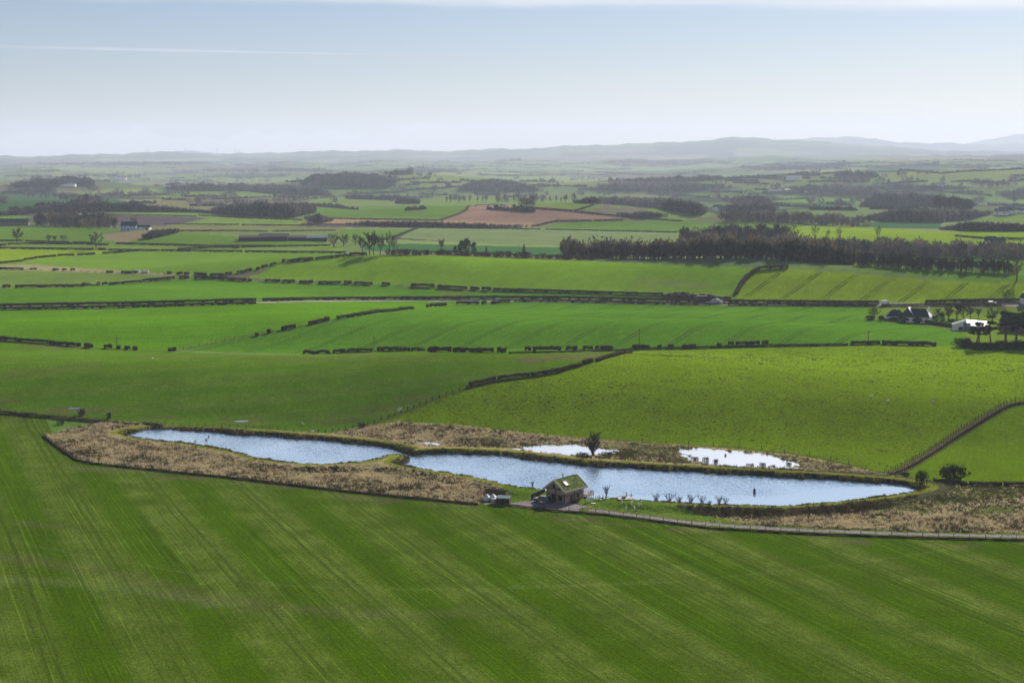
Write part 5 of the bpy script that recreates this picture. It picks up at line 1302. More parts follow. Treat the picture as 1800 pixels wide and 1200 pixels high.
def window(parent, x, y, z, w, h, face, fm=None, gm=None, name='window'):
    """face: '-y' '+x' '-x' '+y' of the parent's frame; frame with a pane sub-part"""
    f, g = MB(), MB(); t = .09
    for a, b, c, d in ((-w/2, -h/2, w/2, -h/2+t), (-w/2, h/2-t, w/2, h/2), (-w/2, -h/2+t, -w/2+t, h/2-t), (w/2-t, -h/2+t, w/2, h/2-t)):
        f.box(a, -.06, b, c, .02, d)
    g.box(-w/2+t, -.025, -h/2+t, w/2-t, -.005, h/2-t)
    fo = f.build(name, fm or M_FRAME, parent); rz = {'-y': 0, '+x': math.pi/2, '+y': math.pi, '-x': -math.pi/2}[face]
    fo.location = (x, y, z); fo.rotation_euler = (0, 0, rz)
    g.build('pane', gm or M_GLASS, fo)
    return fo
# ---------------------------------------------------------------- the log cabin
c0 = at(993.3, 884.6); cz = tz(*c0)-.05
CR = -40.0
cabin = empty('log_cabin', (c0[0], c0[1], cz), R(CR), 'brown log cabin with a turf roof standing beside the pond', 'cabin')
W_, D_, EV, RG = 5.6, 7.3, 3.2, 5.3
pitch = math.atan((RG-EV)/(W_/2))
mb = MB()
nlog = 11; lh = EV/nlog
for i in range(nlog):
    z0 = i*lh; ins = .0 if i < 6 else -.10           # the upper storey stands out a little
    for a, b, c, d in ((-W_-ins*0, 0, 0, .2), (-W_, D_-.2, 0, D_), (-.2, .2, 0, D_-.2), (-W_, .2, -W_+.2, D_-.2)):
        e = .03 if i % 2 else 0; o = (-ins if i >= 6 else 0)
        x0, y0, x1, y1 = a, b, c, d
        if (a, b) == (-W_, 0): y0 = -o-e
        if b == D_-.2: y1 = D_+o+e
        if (a, b) == (-.2, .2): x1 = o+e
        if (a, b) == (-W_, .2): x0 = -W_-o-e
        mb.box(x0, y0, z0+.015, x1, y1, z0+lh-.015)
    mb.box(-W_+.03, .03, z0+lh-.02, -.03, D_-.03, z0+lh+.02)
for y0 in (.0, D_-.2):
    for i in range(7):
        za = EV+i*.29; zb = min(za+.27, RG-.1); hw = (RG-(za+zb)/2)/(RG-EV)*W_/2
        mb.box(-W_/2-hw, y0-.09*(y0 == 0), za, -W_/2+hw, y0+.2+.09*(y0 > 0), zb)
mb.build('log_wall', M_LOG, cabin)
bm_ = MB()
for x0 in (-W_+.02, -W_/2-.11, -.2): bm_.box(x0, -.2, 0, x0+.2, -.14, EV)
bm_.box(-W_, -.24, EV*.53, 0, -.14, EV*.53+.18); bm_.box(.12, 0, EV*.53, .24, D_, EV*.53+.18); bm_.box(.14, 3.4, 0, .22, 3.6, EV)
bm_.box(-W_, -.23, EV-.05, 0, -.13, EV+.12)
bm_.build('timber_frame', M_LOGD, cabin)
ov, og = .75, .85; sl_ = math.hypot(W_/2, RG-EV); th = .28
mbR, mbT, mbB, mbE = MB(), MB(), MB(), MB()
for sgn in (-1, 1):
    ux, uz = sgn*math.cos(pitch), -math.sin(pitch)      # down the slope
    nx, nz = sgn*math.sin(pitch), math.cos(pitch)
    L_ = sl_+ov
    def pt(s, n, y): return (-W_/2+ux*s+nx*n, y, RG+uz*s+nz*n)
    q = [pt(0, 0, -og), pt(L_, 0, -og), pt(L_, .12, -og), pt(0, .12, -og)]; q2 = [(a, D_+og, c) for a, b, c in q]
    mbR.add(q+q2, [(0,1,2,3),(7,6,5,4),(0,4,5,1),(1,5,6,2),(2,6,7,3),(3,7,4,0)])
    ny_, ns_ = 26, 12
    for layer in (0,):
        vs = []
        for i in range(ny_+1):
            for j in range(ns_+1):
                y = -og+.12+(D_+2*og-.24)*i/ny_; s = .0+(L_-.22)*j/ns_
                vs.append(pt(s, .27+rng.uniform(-.05, .06), y))
        fs = [(i*(ns_+1)+j, i*(ns_+1)+j+1, (i+1)*(ns_+1)+j+1, (i+1)*(ns_+1)+j) for i in range(ny_) for j in range(ns_)]
        mbT.add(vs, fs)
    for _ in range(330):
        y = rng.uniform(-og+.2, D_+og-.2); s = rng.uniform(0, L_-.25); p = np.array(pt(s, .26, y)); d = unit(np.array((rng.uniform(-.5,.5), rng.uniform(-.5,.5), 1)))
        sliver(mbT, p, d, rng.uniform(.12, .3), .14, 0)
    for y0 in (-og-.06, D_+og-.04):
        q = [pt(0, -.12, y0), pt(L_+.05, -.12, y0), pt(L_+.05, .34, y0), pt(0, .34, y0)]; q2 = [(a, y0+.1, c) for a, b, c in q]
        mbB.add(q+q2, [(0,1,2,3),(7,6,5,4),(0,4,5,1),(1,5,6,2),(2,6,7,3),(3,7,4,0)])
    q = [pt(L_-.02, -.05, -og), pt(L_+.1, -.05, -og), pt(L_+.1, .3, -og), pt(L_-.02, .3, -og)]; q2 = [(a, D_+og, c) for a, b, c in q]
    mbE.add(q+q2, [(0,1,2,3),(7,6,5,4),(0,4,5,1),(1,5,6,2),(2,6,7,3),(3,7,4,0)])
    for i in range(24):
        y = -og+.15+(D_+2*og-.4)*i/23
        a = pt(L_+.02, .24, y); mbE.box(a[0]-.09, y, a[2]-.02, a[0]+.09, y+.18, a[2]+.2)
roof = mbR.build('roof', M_LOGD, cabin)
mbT.build('turf', M_TURF, roof); mbB.build('barge_board', M_PALEW, roof); mbE.build('eaves_board', M_PALEW, roof)
# roof light on the right slope
sk = MB(); g = MB()
ux, uz, nx, nz = math.cos(pitch), -math.sin(pitch), math.sin(pitch), math.cos(pitch)
def slab(mbx, s0, s1, y0, y1, n0, n1):
    c = [(-W_/2+ux*s+nx*n, y, RG+uz*s+nz*n) for n in (n0, n1) for s, y in ((s0, y0), (s1, y0), (s1, y1), (s0, y1))]
    mbx.add(c, [(3,2,1,0),(4,5,6,7),(0,1,5,4),(1,2,6,5),(2,3,7,6),(3,0,4,7)])
for a in ((1.0, 1.15, 1.1, 2.5), (2.35, 2.5, 1.1, 2.5), (1.15, 2.35, 1.1, 1.25), (1.15, 2.35, 2.35, 2.5)): slab(sk, *a, .2, .46)
slab(g, 1.15, 2.35, 1.25, 2.35, .3, .4)
so = sk.build('roof_light', M_PALEW, roof); g.build('pane', M_ROOFW, so)
fl = MB().tube([(-3.35, 3.4, RG-.6), (-3.35, 3.4, RG+1.0)], .11, 8).tube([(-3.35, 3.4, RG+1.0), (-3.35, 3.4, RG+1.14)], .16, 8)
fl.build('flue', M_STEEL, roof)
window(cabin, -W_/2-.55, -.16, 3.75, .62, .95, '-y'); window(cabin, -W_/2+1.25, -.16, 3.45, .7, .95, '-y')
window(cabin, -1.35, -.16, 1.05, 1.15, 1.2, '-y')
dr = MB(); dr.box(-4.0, -.2, .05, -3.1, -.13, 2.05); do = dr.build('door', M_DARKB, cabin); MB().box(-3.25, -.23, 1.0, -3.2, -.2, 1.15).build('handle', M_GALV, do)
window(cabin, .2, 4.9, 1.2, .85, .95, '+x'); window(cabin, .24, 5.4, 2.5, .8, .6, '+x')
d2 = MB(); d2.box(.14, 1.9, .05, .2, 2.75, 1.5); do2 = d2.build('door', M_DARKB, cabin); MB().box(.2, 2.0, .7, .23, 2.05, .85).build('handle', M_GALV, do2)
dk = MB(); dk.box(-W_+.3, D_+.12, .75, 1.5, D_+2.2, .9)
for x in (-W_+.4, -2, .1, 1.35):
    for y in (D_+.4, D_+2.05): dk.box(x, y, -1.2, x+.12, y+.12, .75)
deck = dk.build('deck', M_DECK, cabin)
rl = MB()
for x in np.linspace(-W_+.35, 1.38, 9): rl.box(x, D_+2.08, .9, x+.09, D_+2.17, 1.85)
for y in np.linspace(D_+.2, D_+1.9, 4): rl.box(1.38, y, .9, 1.47, y+.09, 1.85)
for z in (1.3, 1.8): rl.box(-W_+.35, D_+2.09, z, 1.47, D_+2.16, z+.09); rl.box(1.39, D_+.2, z+.003, 1.46, D_+2.08, z+.087)
rl.build('railing', M_DECK, deck)
# ---------------------------------------------------------------- fence panels left of the cabin
a = P3(934, 878.5); b = P3(957.5, 866.5)
ang = math.atan2(b[1]-a[1], b[0]-a[0]); ln = math.hypot(b[0]-a[0], b[1]-a[1])
e = empty('timber_fence', a, ang, 'dark timber fence running back from the yard beside the cabin', 'fence')
n = 4
for i in range(n):
    m_ = MB()
    for k in range(8): m_.box(i*ln/n+.08+k*(ln/n-.1)/8, -.03+.012*(k % 2), .05, i*ln/n+.08+(k+1)*(ln/n-.1)/8-.02, .03, 1.45)
    m_.build('panel', M_LOGD, e)
for i in range(n+1): MB().box(i*ln/n-.05, -.06, -.3, i*ln/n+.06, .06, 1.6).build('post', M_LOGD, e)
x, y, z = P3(938.5, 876)
bt = empty('barrel', (x, y, z), 0, 'dark blue barrel at the end of the timber fence', 'barrel')
MB().tube([(0,0,0),(0,0,.1),(0,0,.45),(0,0,.8),(0,0,.9)], [.26,.29,.31,.29,.26], 12).build('body', M_BARNB, bt); MB().tube([(0,0,.9),(0,0,.95)], [.27,.24], 12).build('lid', M_STEEL, bt)
# ---------------------------------------------------------------- the parked off-roader
def suv(loc, rz):
    e = empty('parked_car', loc, rz, 'teal grey off-roader parked in front of the cabin gable', 'car')
    b = MB(); L2, Wd = 2.15, .86
    low = [(-L2,.42),(-L2+.05,.85),(-L2+.15,1.02),(-.95,1.08),(L2-.12,1.1),(L2,.95),(L2,.42)]      # -x is the front
    b.prism(low, -Wd, Wd)
    top = [(-1.0,1.085),(-.45,1.62),(-.3,1.68),(1.75,1.68),(1.95,1.6),(2.03,1.105)]
    n = len(top); vs = []
    for yy, k in ((-.84, 1), (-.70, 0), (.70, 0), (.84, 1)): pass
    vs = [(x, -.84+(.13*(z-1.085)/.6), z) for x, z in top]+[(x, .84-(.13*(z-1.085)/.6), z) for x, z in top]
    b.add(vs, [tuple(range(n)), tuple(range(2*n-1, n-1, -1))]+[(k, n+k, n+(k+1) % n, (k+1) % n) for k in range(n)])
    body = b.build('body', M_PAINT, e)
    for s in (-1, 1):
        g = MB(); yo = s*.80
        for x0, x1, xa, xb in ((-.72, .22, -.30, .22), (.32, 1.05, .32, 1.05), (1.15, 1.85, 1.15, 1.75)):
            pts = [(x0, 1.15), (x1, 1.15), (xb, 1.56), (xa, 1.56)]
            g.add([(x, s*(.852-.13*(z-1.085)/.6), z) for x, z in pts], [(0,1,2,3)])
        g.build('side_window', M_GLASS, body)
    w = MB(); w.add([(-1.0+.02-.012,-.72,1.12),(-1.0+.02-.012,.72,1.12),(-.50,.64,1.585),(-.50,-.64,1.585)], [(0,1,2,3)]); w.build('windscreen', M_GLASS, body)
    w = MB(); w.add([(2.035,-.7,1.15),(2.035,.7,1.15),(1.975,.62,1.56),(1.975,-.62,1.56)], [(0,1,2,3)]); w.build('rear_window', M_GLASS, body)
    for s in (-1, 1):
        MB().box(-L2-.03, s*.62-.16, .72, -L2+.06, s*.62+.16, .92).build('headlight', M_WHITEF, body)
        MB().box(L2-.03, s*.74-.08, .72, L2+.025, s*.74+.08, .98).build('tail_light', M_RED, body)
    MB().box(-L2-.08, -.84, .42, -L2+.01, .84, .62).build('bumper', M_STEEL, body)
    for x in (-1.35, 1.3):
        for s in (-1, 1):
            wv = MB().tube([(0, -.12, 0), (0, -.1, 0), (0, .1, 0), (0, .12, 0)], [.33, .38, .38, .33], 16); wo = wv.build('wheel', M_RUB, e); wo.location = (x, s*.80, .38)
            MB().tube([(0, s*.121, 0), (0, s*.135, 0)], .22, 12).build('rim', M_GALV, wo)
    MB().tube([(2.2,-.01,.95),(2.36,.0,.95)], .33, 14).build('spare_wheel', M_RUB, body)
    return e
x, y, z = P3(953, 882.5)
suv((x, y, z), math.atan2(-1.1, 2.0))
x, y, z = P3(966, 881)
lb = empty('log_stack', (x, y, z), R(CR), 'dark stacked firewood between the car and the cabin wall', 'firewood')
m_ = MB()
for i in range(5):
    for j in range(4): m_.tube([(i*.24+.12*(j % 2), -.3, .13+j*.2), (i*.24+.12*(j % 2), .3, .13+j*.2)], .115, 7)
m_.build('logs', M_LOGD, lb); MB().box(-.15, -.34, -.1, 1.25, .34, .02).build('pallet', M_DARKB, lb); MB().box(-.18, -.36, .86, 1.28, .36, .93).build('cover', M_STEEL, lb)
# ---------------------------------------------------------------- storage yard left of the cabin
a = P3(840.5, 876.5); b = P3(853.5, 868.5); c = P3(894.5, 872); d = P3(889.5, 875)
def board_fence(p, q, h0, h1, label, m, n=12):
    ang = math.atan2(q[1]-p[1], q[0]-p[0]); ln = math.hypot(q[0]-p[0], q[1]-p[1])
    e = empty('board_fence', p, ang, label, 'fence', 'board fences round the storage yard')
    m_ = MB()
    for k in range(n):
        h = h0+(h1-h0)*(k+.5)/n; m_.box(k*ln/n+.005, -.025+.015*(k % 2), .03, (k+1)*ln/n-.012, .025, h+rng.uniform(-.03, .03))
    m_.build('board_panel', m, e)
    for x in (0, ln/2, ln): MB().box(x-.05, .03, -.3, x+.05, .13, (h0+h1)/2).build('post', m, e)
board_fence(a, b, 1.35, 1.75, 'orange brown board fence on the left side of the storage yard', M_ORW)
board_fence(b, c, 1.5, 1.45, 'dark board fence along the back of the storage yard', M_LOGD, 34)
board_fence(d, c, 1.3, 1.5, 'pale orange board fence at the right corner of the storage yard', M_ORW, 8)
for k, (px, py) in enumerate(((855.5, 879), (866.5, 878.5))):
    x, y, z = P3(px, py)
    e = empty('storage_tent', (x, y, z), R(-12), ('left','right')[k]+' white tent with a pointed top in the storage yard', 'tent', 'white tents in the storage yard')
    s = .72
    MB().add([(-s,-s,.0),(s,-s,.0),(s,s,.0),(-s,s,.0),(-s,-s,.85),(s,-s,.85),(s,s,.85),(-s,s,.85)], [(0,1,5,4),(1,2,6,5),(2,3,7,6),(3,0,4,7)]).build('tent_wall', M_BAG, e)
    s2 = s+.06
    MB().add([(-s2,-s2,.80),(s2,-s2,.80),(s2,s2,.80),(-s2,s2,.80),(0,-.05,1.62),(0,.05,1.62)], [(0,1,4),(1,2,5,4),(2,3,5),(3,0,4,5)]).build('tent_top', M_BAG, e)
    for q in (-1, 1): MB().tube([(q*s, -s-.02, -.1), (q*s, -s-.02, .85)], .03, 5).build('pole', M_GALV, e)
x, y, z = P3(868.5, 884)
e = empty('water_tank', (x, y, z), 0, 'pale galvanised round tank beside the shed', 'tank')
m_ = MB(); pr = []; pts = []
for i in range(12): pts.append((0,0,.1*i)); pr.append(.78+.02*(i % 2))
m_.tube(pts, pr, 20); m_.build('body', M_GALV, e, True); MB().tube([(0,0,1.1),(0,0,1.16),(0,0,1.3)], [.8,.78,.12], 20).build('lid', M_GALV, e)
x, y, z = P3(885.5, 885)
sh = empty('shed', (x, y, z), R(-13), 'dark brown shed with a green grey flat roof', 'shed')
m_ = MB()
for k in range(14): m_.box(-1.55+k*.2215, -.95+.012*(k % 2), 0, -1.55+(k+1)*.2215-.008, -.92, 1.5+.015*k*0)
m_.box(-1.55, -.919, 0, -1.5, .95, 1.62); m_.box(1.5, -.919, 0, 1.55, .95, 1.62); m_.box(-1.499, .9, 0, 1.499, .95, 1.72)
m_.build('wall', M_LOGD, sh)
r_ = MB(); r_.add([(-1.7,-1.1,1.5),(1.7,-1.1,1.5),(1.7,1.1,1.78),(-1.7,1.1,1.78),(-1.7,-1.1,1.59),(1.7,-1.1,1.59),(1.7,1.1,1.87),(-1.7,1.1,1.87)], [(3,2,1,0),(4,5,6,7),(0,1,5,4),(1,2,6,5),(2,3,7,6),(3,0,4,7)])
r_.build('roof', M_TEAL, sh)
dd_ = MB().box(-.45, -.985, .04, .4, -.955, 1.42).build('door', M_DARKB, sh); MB().box(.25, -1.0, .7, .3, -.985, .82).build('handle', M_GALV, dd_)
# ---------------------------------------------------------------- tree guards
gp = MB().tube([(0,0,0),(0,0,1.15)], .13, 8, cap=False).tube([(.12,0,-.3),(.12,0,1.0)], .022, 5)
gm_ = gp.mesh('tree_guard', [M_TUBE])
GU = [(1030.5,884.5),(1033.5,882.5),(1036,883.5),(1040,880.5),(1043,882),(1047,880),(1051,880),(1054,879.5),(1060,879),(1064,880)]
for k, (px, py) in enumerate(GU):
    x, y, z = P3(px, py); o = link('tree_guard', gm_); o.location = (x, y, z); o.rotation_euler = (rng.uniform(-.08,.08), rng.uniform(-.08,.08), rng.uniform(0, 6)); o.scale = (1, 1, rng.uniform(.85, 1.1))
    tag(o, '%s pale tree guard from the cabin in the row by the deck' % ORD[k], 'tree guard', 'tree guards by the deck')
for k, (px, py) in enumerate(((1094,890),(1101,898),(1110,893),(1115,898),(1123,895),(1127,893),(1112,889))):
    x, y, z = P3(px, py); o = link('tree_guard', gm_); o.location = (x, y, z); o.rotation_euler = (rng.uniform(-.08,.08), rng.uniform(-.08,.08), 0)
    tag(o, ('leftmost tree guard on the lawn below the jetty','nearest left tree guard on the lawn below the jetty','middle tree guard on the lawn below the jetty','tallest tree guard near the track','tree guard second from right on the lawn','rightmost tree guard on the lawn','farthest tree guard just below the jetty')[k], 'tree guard', 'tree guards on the lawn')
for k, (px, py) in enumerate(((947,865.5),(950,866),(953,866.5))):
    x, y, z = P3(px, py); o = link('tree_guard', gm_); o.location = (x, y, z); o.scale = (1, 1, .8)
    tag(o, ('left','middle','right')[k]+' tree guard behind the timber fence', 'tree guard', 'tree guards behind the fence')
x, y, z = P3(1043, 886)
m_ = MB(); m_.box(-.55, -.35, 0, .55, .35, .06); m_.box(-.5, -.3, .06, .5, .3, .1); o = m_.build('white_board', M_WHITEF); o.location = (x, y, z+.02); tag(o, 'flat white board lying on the lawn beside the tree guards', 'board')
# ---------------------------------------------------------------- jetty, stump in the water
jx, jy = plane_pt(1100, 875.5, WL+.6)
j = empty('jetty', (jx, jy, WL), R(6), 'weathered wooden jetty with two tall posts on the pond edge', 'jetty')
m_ = MB()
for k in range(11): m_.box(-1.9+k*.33, -1.2, .62, -1.9+k*.33+.3, .9, .69)
m_.build('decking', M_PALEW, j)
for x, y, h in ((-1.6,-1,.7),(-1.6,.7,.7),(1.5,-1,.75),(.25,.75,2.0),(1.45,.7,1.75)): MB().tube([(x, y, -1.2), (x, y, h)], .09, 7).build('post', M_DARKB, j)
MB().tube([(-1.6,.72,1.0),(.25,.76,1.05)], .06, 6).build('rail', M_RED, j); MB().tube([(.25,.76,1.1),(2.1,.72,1.15)], .06, 6).build('rail', M_RED, j)
MB().box(-1.0, -.4, .69, -.1, .1, 1.05).build('box', M_LOGD, j)
sx_, sy_ = plane_pt(1326, 865, WL)
m_ = MB(); m_.tube([(0,0,-.8),(.02,0,.2),(.0,.02,.75),(.06,.0,1.05)], [.34,.32,.24,.1], 9).tube([(.1,0,.3),(.38,-.05,.62)], [.12,.05], 6).tube([(-.1,.05,.55),(-.26,.1,.85)], [.09,.03], 6)
o = m_.build('stump', M_DARKB, None, True); o.location = (sx_, sy_, WL); tag(o, 'dark broken stump standing in the water of the large pond', 'stump')
# ---------------------------------------------------------------- birds
def bird(name, m, scale=1.0):
    b = MB(); b.ball((0,0,.13), (.24,.10,.11), 0, 8, 6).ball((.23,0,.27), (.08,.065,.07), 0, 7, 5)
    b.add([(.14,-.03,.18),(.14,.03,.18),(.22,.03,.27),(.22,-.03,.27),(.26,0,.2)], [(0,1,2,3),(0,3,4),(1,4,2)])
    b.add([(-.2,-.07,.15),(-.2,.07,.15),(-.42,0,.2)], [(0,1,2)])
    b.add([(.3,-.02,.26),(.3,.02,.26),(.38,0,.25)], [(0,1,2)])
    return b.mesh(name, [m], True)
gull = bird('gull', M_GULL); duck = bird('duck', M_DARKB)
for k, (px, py, lab) in enumerate(((1532,698,'white gull standing alone at upper left on the pasture'),(1560.5,705.5,'white gull in the middle of the pasture'),(1640,707,'white gull near the curving fence on the pasture'),(268,632,'white gull on the brown green field'),(533,747,'white gull above the left pond'),(549,765,'white gull on the bank behind the left pond'))):
    x, y, z = P3(px, py); o = link('gull', gull); o.location = (x, y, z+.12); o.scale = (2.2,)*3; o.rotation_euler = (0, 0, rng.uniform(0, 6)); tag(o, lab, 'bird')
for k, (px, py, lab) in enumerate(((367,767.5,'rightmost dark duck high on the left pond'),(343,776,'dark duck nearest the lower bank of the left pond'),(362.5,773.5,'dark duck in the middle of the left pond'))):
    x, y = plane_pt(px, py, WL); o = link('duck', duck); o.location = (float(x), float(y), WL-.02); o.scale = (1.7,)*3; o.rotation_euler = (0, 0, rng.uniform(0, 6)); tag(o, lab, 'bird', None)
# ---------------------------------------------------------------- puddles
for px, py, rx, ry in ((130, 718, 2.2, .7), (424, 740.5, 2.3, .75)):
    x, y = at(px, py); zz = tz(x, y)
    m_ = MB(); n = 26; m_.add([(0, 0, 0)]+[(rx*math.cos(6.283*i/n)*(1+.25*rng.uniform(-1,1)), ry*math.sin(6.283*i/n)*(1+.25*rng.uniform(-1,1)), 0) for i in range(n)], [(0, 1+i, 1+(i+1) % n) for i in range(n)])
    vz = TF(np.array([v[0]+x for v in m_.v]), np.array([v[1]+y for v in m_.v])); m_.v = [(v[0], v[1], float(q)-zz) for v, q in zip(m_.v, vz)]
    o = m_.build('puddle_water', water_mat('puddle', .03, None, (.5,.54,.6))); o.location = (x, y, zz+.05); tag(o, kind='structure')
# ---------------------------------------------------------------- poles
def pole(px, py, top, label, arm=True, group='wooden line poles in the fields'):
    x, y, z = P3(px, py); h = (py-top)/scale_at(x, y, z)
    e = empty('line_pole', (x, y, z), rng.uniform(-.3, .3), label, 'pole', group)
    MB().tube([(0,0,-.5),(0,0,h*.5),(0,0,h)], [.15,.13,.10], 7).build('post', M_POST, e)
    if arm:
        MB().box(-.75, -.05, h-.45, .75, .05, h-.32).build('cross_arm', M_POST, e)
        for q in (-.65, 0.0, .65): MB().tube([(q, 0, h-.32), (q, 0, h-.15)], .05, 6).build('insulator', M_WHITEF, e)
pole(657.5, 614, 590, 'wooden pole at the left end of the middle hedge'); pole(1123.5, 611, 578, 'tall wooden pole at the corner of the pasture')
pole(1526.5, 607, 582, 'wooden pole near the pines'); pole(205.5, 613, 592, 'wooden pole in the hedge at far left')
pole(1577.5, 458, 447, 'thin pole in the green field between the woods', False); pole(1710.5, 464, 452, 'thin pole right in the field between the woods', False)
# ---------------------------------------------------------------- houses
def roof_mesh(w, d, ev, rg, ov=.3, hip=0., th=.15):
    """ridge along x; hip = inset of the ridge ends"""
    X0, Y0 = w/2+ov, d/2+ov; k = (rg-ev)/(d/2); ze = ev-ov*k
    v = [(-X0,-Y0,ze),(X0,-Y0,ze),(X0,Y0,ze),(-X0,Y0,ze),(-X0+hip,0,rg),(X0-hip,0,rg)]
    v2 = [(a, b, c+th) for a, b, c in v]
    f = [(0,1,5,4),(2,3,4,5),(1,2,5),(3,0,4)]
    mb = MB(); mb.add(v+v2, [tuple(i+6 for i in q) for q in f]+[tuple(reversed(q)) for q in f]+[(0,6,7,1)[::-1],(1,7,8,2)[::-1],(2,8,9,3)[::-1],(3,9,6,0)[::-1]])
    return mb
def house(name, loc, rz, w, d, ev, rg, wm, rm, label, cat='house', hip=0., wins=(), chim=(), group=None, door=None, win_m=None, gleam=None):
    e = empty(name, loc, rz, label, cat, group)
    mb = MB(); mb.box(-w/2, -d/2, -.4, w/2, d/2, ev)
    if not hip:
        for x in (-w/2, w/2-.2): mb.add([(x,-d/2,ev+.001),(x,d/2,ev+.001),(x,0,rg-.03),(x+.2,-d/2,ev+.001),(x+.2,d/2,ev+.001),(x+.2,0,rg-.03)], [(0,2,1),(3,4,5),(0,3,5,2),(1,2,5,4)])
    mb.build('wall', wm, e)
    rm2 = roof_mesh(w, d, ev, rg, .3, hip)
    if gleam:
        for i in gleam: rm2.m[i] = 1
        ro = rm2.build('roof', [rm, M_GLEAM], e)
    else: ro = rm2.build('roof', rm, e)
    for x, y, h in chim:
        c = MB(); zb = rg-abs(y)*(rg-ev)/(d/2)-.5; c.box(x-.35, y-.3, zb, x+.35, y+.3, rg+h); c.box(x-.42, y-.37, rg+h, x+.42, y+.37, rg+h+.12)
        for q in (-.17, .17): c.tube([(x+q, y, rg+h+.12), (x+q, y, rg+h+.5)], .1, 7)
        c.build('chimney', wm if wm is not M_BLUEW else M_RED, ro)
    for x, z, ww, hh in wins: window(e, x, -d/2-.02, z, ww, hh, '-y', win_m or M_WHITEF)
    if door:
        x, ww, hh = door; do = MB().box(x-ww/2, -d/2-.06, .02, x+ww/2, -d/2-.004, hh).build('door', M_DARKB, e); MB().box(x+ww/2-.15, -d/2-.09, hh*.45, x+ww/2-.08, -d/2-.06, hh*.5).build('handle', M_GALV, do)
    return e
def hz_(px, py): x, y, z = P3(px, py); return (x, y, z), scale_at(x, y, z)
# white bungalow group
l, k = hz_(1613, 566)
house('white_house', l, R(-24), 12.5, 8.5, 3.0, 6.6, M_WHITE, M_SLATE, 'white house with steep dark hipped roof and gleaming end slopes', 'house', 2.6, ((-4.2,1.5,1.3,1.2),(-1.2,1.5,1.3,1.2),(2.4,1.5,1.3,1.2),(4.8,1.5,.9,1.2)), ((5.0,.8,.7),), gleam=(2,), door=(.7,1.,2.1))
l, k = hz_(1597, 565)
house('house_wing', l, R(62), 8.0, 7.0, 3.0, 7.0, M_WHITE, M_SLATE, 'white gabled wing with a dark roof joining the hipped house', 'house', 2.2, ((-1.5,1.6,1.4,1.2),(1.6,1.6,1.4,1.2)), (), gleam=(0,))
l, k = hz_(1574, 562)
house('annexe', l, R(-10), 9.0, 7.0, 2.3, 5.0, M_WHITE, M_SLATE, 'low dark roofed annexe at the left of the white house', 'house', 3.0, ((-2.5,1.2,1.0,.9),(1.5,1.2,1.0,.9)), ((.6,0,.5),))
# low modern house: two opposed single pitches
l, k = hz_(1692, 580)
e = empty('low_white_house', l, R(-14), 'low modern white house with a tilted pale roof behind the pines', 'house')
def mono(x0, x1, d, z0, z1, m, nm='wall'): return MB().prism([(x0,-.3),(x1,-.3),(x1,z1),(x0,z0)], -d/2, d/2).build(nm, m, e)
mono(-4.6, 1.4, 7, 2.6, 4.7, M_WHITE)
MB().add([(-4.9,-3.9,2.52),(1.6,-3.9,4.8),(1.6,3.9,4.8),(-4.9,3.9,2.52),(-4.9,-3.9,2.7),(1.6,-3.9,4.98),(1.6,3.9,4.98),(-4.9,3.9,2.7)], [(3,2,1,0),(4,5,6,7),(0,1,5,4),(1,2,6,5),(2,3,7,6),(3,0,4,7)]).build('roof', M_GREYW, e)
MB().box(.2, -3.56, .0, 3.5, -3.502, 3.9).build('cladding', M_GREYW, e)
MB().box(1.402, -3.5, -.3, 6.4, 3.5, 2.8).build('wall', M_WHITE, e)
ro = MB(); ro.add([(1.7,-4.6,2.55),(11.6,-4.6,2.35),(11.6,3.8,3.6),(1.7,3.8,4.4),(1.7,-4.6,2.75),(11.6,-4.6,2.55),(11.6,3.8,3.8),(1.7,3.8,4.6)], [(3,2,1,0),(4,5,6,7),(0,1,5,4),(1,2,6,5),(2,3,7,6),(3,0,4,7)]); ro.build('roof', M_ROOFW, e)
MB().box(6.402, -3.0, -.3, 11.2, 3.4, 2.3).build('wall', M_WHITE, e)
window(e, -1.0, -3.52, 1.1, 2.0, 1.7, '-y'); window(e, 4.3, -3.52, 1.2, 1.8, 1.6, '-y'); window(e, 8.5, -3.02, 1.2, 1.6, 1.5, '-y')
# stone house with chimneys at the right edge
l, k = hz_(1787, 583)
house('stone_house', l, R(-38), 13, 8, 4.6, 8.6, M_RED, M_SLATE, 'dark stone house with chimneys at the right edge behind the pines', 'house', 0, ((-3.5,2.9,1.0,1.4),(0,2.9,1.0,1.4),(3.5,2.9,1.0,1.4)), ((-6,0,1.6),(6,0,1.4)), gleam=(1,), door=(1.7,1.,2.1))
l, k = hz_(1775, 579)
house('stone_outbuilding', l, R(50), 7, 5, 3.2, 6.2, M_GREYW, M_SLATE, 'grey gabled outbuilding with a gleaming roof beside the stone house', 'house', 0, ((0,1.7,1,1.2),), ((-3.0,0,1.2),), gleam=(0,))
l, k = hz_(1806, 533)
house('roadside_house', l, R(20), 6, 5, 3.2, 5.6, M_WHITE, M_SLATE, 'small white house with a dark roof beside the lane at the right edge', 'house', 0, ((-1.5,1.6,1,1.1),), ((-2.5,0,.8),), door=(1.2,1.,2.))
